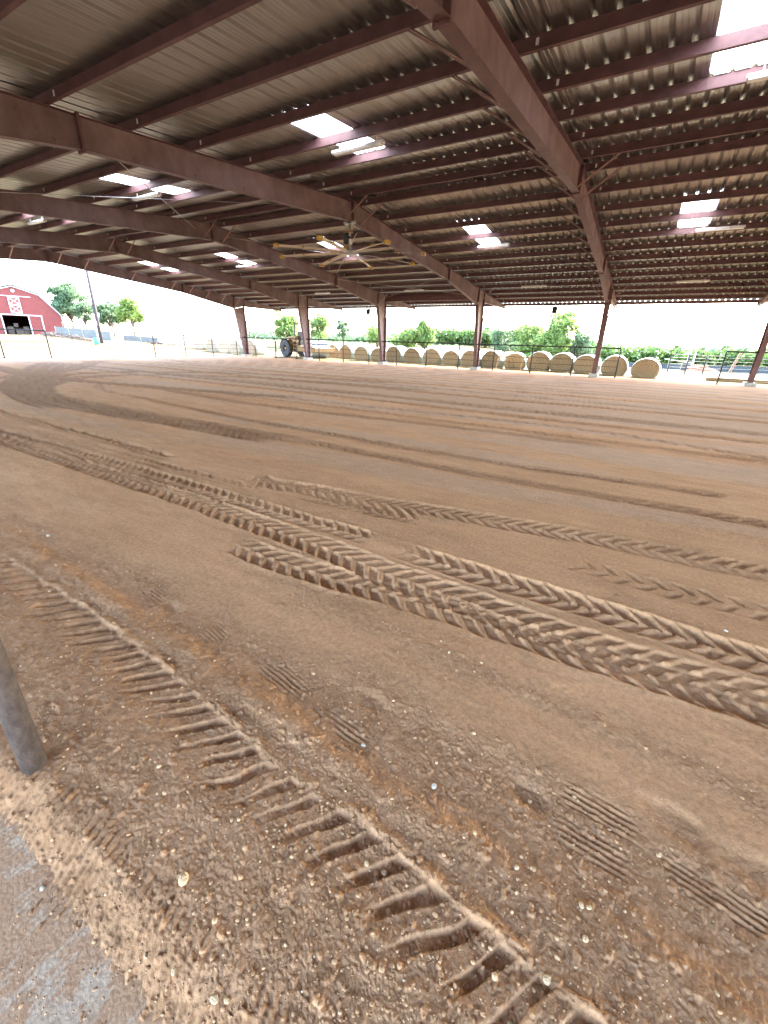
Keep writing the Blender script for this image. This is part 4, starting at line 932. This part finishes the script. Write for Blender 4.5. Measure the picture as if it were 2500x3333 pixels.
# far wood that reads as one mass
def wood():
    q = np.random.default_rng(77); b = MB(); V = []
    for k in range(820):
        x = q.uniform(-75,110); y = 150+q.uniform(0,45)+.12*x; z0 = tz(x,y); h = q.uniform(4.6,6.4)+(1.6 if q.random() < .05 else 0); rb = q.uniform(2.2,3.8); n_ = 110
        d = q.normal(size=(n_,3)); d /= np.linalg.norm(d,axis=1)[:,None]; d[:,2] = np.abs(d[:,2]) if k%2 else d[:,2]
        P = np.array([x,y,z0+h*.55])+d*np.array([rb,rb,h*.48])*(.7+.3*q.random((n_,1))); P = P[P[:,2] > z0-.2]; n_ = len(P)
        A = q.normal(size=(n_,3)); A /= np.linalg.norm(A,axis=1)[:,None]; B_ = np.cross(A,q.normal(size=(n_,3))); B_ /= np.linalg.norm(B_,axis=1)[:,None]; s_ = q.uniform(.35,.75,n_)[:,None]
        V.append(np.stack([P-A*s_,P+B_*s_*.7,P+A*s_,P-B_*s_*.7],1).reshape(-1,3))
    V = np.concatenate(V); b.add(V, [(4*k,4*k+1,4*k+2,4*k+3) for k in range(len(V)//4)])
    tag(b.build('wood', 'leaf_dark'), 'long low belt of green woodland along the horizon', 'woodland', kind='stuff')
    V = []; b = MB()
    for k in range(700):
        x = q.uniform(-420,420); y = q.uniform(330,520); z0 = tz(x,y); h = q.uniform(4,9); rb = q.uniform(5,9); n_ = 26
        d = q.normal(size=(n_,3)); d /= np.linalg.norm(d,axis=1)[:,None]; d[:,2] = np.abs(d[:,2]); P = np.array([x,y,z0])+d*np.array([rb,rb,h])
        A = q.normal(size=(n_,3)); A /= np.linalg.norm(A,axis=1)[:,None]; B_ = np.cross(A,q.normal(size=(n_,3))); B_ /= np.linalg.norm(B_,axis=1)[:,None]; s_ = q.uniform(1.5,3,n_)[:,None]
        V.append(np.stack([P-A*s_,P+B_*s_*.7,P+A*s_,P-B_*s_*.7],1).reshape(-1,3))
    V = np.concatenate(V); b.add(V, [(4*k,4*k+1,4*k+2,4*k+3) for k in range(len(V)//4)])
    tag(b.build('wood', 'leaf_cool'), 'distant line of trees far beyond the fields', 'woodland', kind='stuff')
wood()
# clutter by the barn
def at_px(u, v, d): return Vector(_C+d*(_Fn+_Rn*(u-1250)/1361.3+_Un*(1666.5-v)/1361.3))
def line_fence(name, a, c, n_, h, matp, matc, lab, solid=True, rails=4, cat='fence'):
    e = empty(name, (0,0,0), 0, lab, cat); a = Vector(a); c = Vector(c)
    for k in range(n_+1):
        p = a.lerp(c, k/n_); z = tz(p.x,p.y); b = MB(); b.tube([(p.x,p.y,z-.3),(p.x,p.y,z+h+.05)], .05, 6); b.build('post', matp, e)
    za, zc = tz(a.x,a.y), tz(c.x,c.y)
    if solid:
        d = (c-a).normalized(); nx = Vector((-d.y,d.x,0))*.012; V = []
        for k in range(n_*3+1):
            p = a.lerp(c, k/(n_*3)); z = tz(p.x,p.y); s_ = .03*math.sin(k*1.7)
            V += [(p.x+nx.x,p.y+nx.y,z+.05),(p.x+nx.x,p.y+nx.y,z+h+s_)]
        b = MB(); b.add(V, [(2*k,2*k+2,2*k+3,2*k+1) for k in range(n_*3)]); b.build('mesh_screen', matc, e)
    else:
        for i_ in range(rails):
            b = MB(); hh = h*(i_+1)/rails
            b.tube([(a.lerp(c,k/n_).x, a.lerp(c,k/n_).y, tz(a.lerp(c,k/n_).x, a.lerp(c,k/n_).y)+hh) for k in range(n_+1)], .022, 5); b.build('rail', matc, e)
    return e
line_fence('screen_fence', (-58.7,11.7,0), (-50.9,13.8,0), 4, 1.05, 'wood', 'meshcloth', 'grey mesh-covered fence between the barn and the leaning utility pole')
line_fence('screen_fence', (-51.6,15.6,0), (-48.0,17.6,0), 2, .7, 'wood', 'meshcloth', 'low sagging grey mesh fence right of the dark utility pole')
e = empty('shade_sail', (-57,13.2,tz(-57,13.2)), math.atan2(2.5,4.2), 'tan shade cloth sagging above the grey mesh fence', 'shade cloth')
b = MB(); V = []
for i_ in range(9):
    for j_ in range(5):
        u = i_/8; v = j_/4; V.append((-1.7+4.4*u, .2+1.2*v, 1.62-.38*math.sin(math.pi*u)*(1) +.12*v))
b.add(V, [(i_*5+j_, (i_+1)*5+j_, (i_+1)*5+j_+1, i_*5+j_+1) for i_ in range(8) for j_ in range(4)]); b.build('cloth', 'tan_cloth', e, smooth=True)
for x in (-1.7,2.7): b = MB(); b.tube([(x,.2,-.2),(x,.2,1.66)], .04, 6); b.build('post', 'wood', e)
e = empty('barrel', (-46.7,10.0,tz(-46.7,10.0)), 0, 'green plastic barrel at the foot of the dark utility pole', 'barrel')
b = MB(); b.tube([(0,0,0),(0,0,.05),(0,0,.3),(0,0,.55),(0,0,.6)], [.22,.25,.27,.25,.22], 16); b.build('drum_body', 'green_plastic', e, smooth=True); b = MB(); b.tube([(0,0,.6),(0,0,.64)], .25, 16); b.build('rim', 'blue', e)
def brush(name, c, L, Wd, H, n_, seed, matn, lab, cat, thick=.05):
    q = random.Random(seed); b = MB()
    for k in range(n_):
        x = q.uniform(-L,L); y = q.uniform(-Wd,Wd); hh = H*(1-(x/L)**2*.7)*q.random(); a = q.gauss(0,.45); l_ = q.uniform(.5,1.6); t_ = q.uniform(-.35,.35)
        p0 = Vector((c[0]+x-math.cos(a)*l_/2, c[1]+y-math.sin(a)*l_/2, 0)); p1 = Vector((c[0]+x+math.cos(a)*l_/2, c[1]+y+math.sin(a)*l_/2, 0)); z = tz(c[0]+x,c[1]+y)
        mid = (p0+p1)/2; b.tube([(p0.x,p0.y,z+hh-.15*t_+.03),(mid.x,mid.y,z+hh+.05),(p1.x,p1.y,z+hh+.5*t_*l_*.3+.03)], [thick*q.uniform(.4,1),thick*q.uniform(.5,1),thick*.5], 5)
    return tag(b.build(name, matn), lab, cat)
brush('brush_pile', (-57.5,10.6), 2.2,.6,.55,70,1,'debris','heap of dead grey branches in front of the barn doorway','brush pile')
brush('brush_pile', (-52.6,10.9), 2.4,.5,.40,60,2,'debris','low heap of brown branches below the grey mesh fence','brush pile')
brush('log_pile', (-48.0,17.0), .9,.5,.3,26,3,'debris','small stick pile right of the dark utility pole','log pile')
brush('log_pile', (-46.0,18.9), 1.3,.5,.62,46,4,'whitestone','pile of bleached white logs left of the first hay bales','log pile', .07)
brush('log_pile', (10.2,74.0), 1.9,.6,1.0,40,5,'redlogs','pile of reddish cedar logs below the tall steel poles','log pile', .12)
e = MB(); e.tube([(5.95,17.95,.12),(8.0,17.7,.13),(10.8,17.5,.13)], [.12,.12,.10], 10); tag(e.build('log', 'wood', smooth=True), 'long grey log lying on the sand behind the right column', 'log')
# dry grass tufts on the field
b = MB(); q = random.Random(9)
for k in range(2600):
    x = q.uniform(-60,-36); y = q.uniform(8,22) if k%3 else q.uniform(14,30); 
    if fbm(np.array([x*.3]),np.array([y*.5]),2,5)[0] < .02: continue
    z = tz(x,y); h = q.uniform(.06,.22); a = q.uniform(0,3.14); b.add([(x-.03*math.cos(a),y-.03*math.sin(a),z),(x+.03*math.cos(a),y+.03*math.sin(a),z),(x+q.gauss(0,.06),y+q.gauss(0,.06),z+h)], [(0,1,2)])
tag(b.build('dry_grass', 'hay'), 'straw-coloured dry grass on the sandy rise', 'grass', kind='stuff')
# livestock pens and panels
line_fence('stock_fence', (-46,24.5,0), (-32,26,0), 6, 1.3, 'pipe', 'pipe', 'rusty livestock pen panels behind the roller', False, 5, 'panel fence')
line_fence('stock_fence', (4.2,27.4,0), (7.9,29.6,0), 3, 1.45, 'pipe', 'pipe', 'thin pipe gate panel right of the nearest hay bale', False, 6, 'panel fence')
line_fence('stock_fence', (7.9,29.6,0), (24,33,0), 8, 1.3, 'pipe', 'pipe', 'long thin pipe pen fence at the far right', False, 5, 'panel fence')
line_fence('wire_fence', (-62,28,0), (-40,27,0), 8, 1.1, 'wood', 'galv2', 'wire fence with wooden posts beyond the left bale row', False, 3, 'wire fence')
e = empty('livestock_shed', (6.3,60.8,tz(6.3,60.8)), .2, 'small open lean-to shed with pale sloping roof right of the bales', 'shed')
b = MB(); b.add([(-1.4,-1,1.45),(1.6,-1,1.05),(1.6,1.5,1.05),(-1.4,1.5,1.45),(-1.4,-1,1.53),(1.6,-1,1.13),(1.6,1.5,1.13),(-1.4,1.5,1.53)], [(0,3,2,1),(4,5,6,7),(0,1,5,4),(2,3,7,6),(0,4,7,3),(1,2,6,5)]); b.build('roof', 'galv2', e)
b = MB(); b.box((.9,0,.5),(.7,.8,1.1)); b.build('wall', 'black', e)
for x in (-1.3,1.5): b = MB(); b.tube([(x,-.9,-.3),(x,-.9,1.1 if x>0 else 1.45)], .05, 6); b.build('post', 'wood', e)
# dark windbreak wall in front of the wood
e = empty('windbreak_wall', (0,0,0), 0, 'long dark grey windbreak in front of the right woodland', 'wall')
b = MB(); V = []; n_ = 24
for k in range(n_+1):
    x = -3+34*k/n_; y = 101+9.5*k/n_; z = -1.95; V += [(x,y,z-1),(x,y,z+.95),(x,y+.2,z+.95),(x,y+.2,z-1)]
b.add(V, [(4*k+i_,4*k+4+i_,4*k+4+(i_+1)%4,4*k+(i_+1)%4) for k in range(n_) for i_ in range(4)]); b.build('panel', 'greywall', e)
for k in range(0,n_+1,3): b = MB(); b.box((-3+34*k/n_,100.9+9.5*k/n_,-1.9),(.2,.2,2.2)); b.build('post', 'pipe', e)
e = empty('crossed_posts', (9.0,33.0,tz(9,33)), 0, 'pair of leaning wooden posts left of the right fence end', 'posts')
b = MB(); b.tube([(-.25,0,-.2),(.25,0,2.0)], .035, 8); b.build('post', 'wood', e); b = MB(); b.tube([(-.1,.1,-.2),(.35,.1,1.9)], .035, 8); b.build('post', 'redlogs', e)
print('scene built')
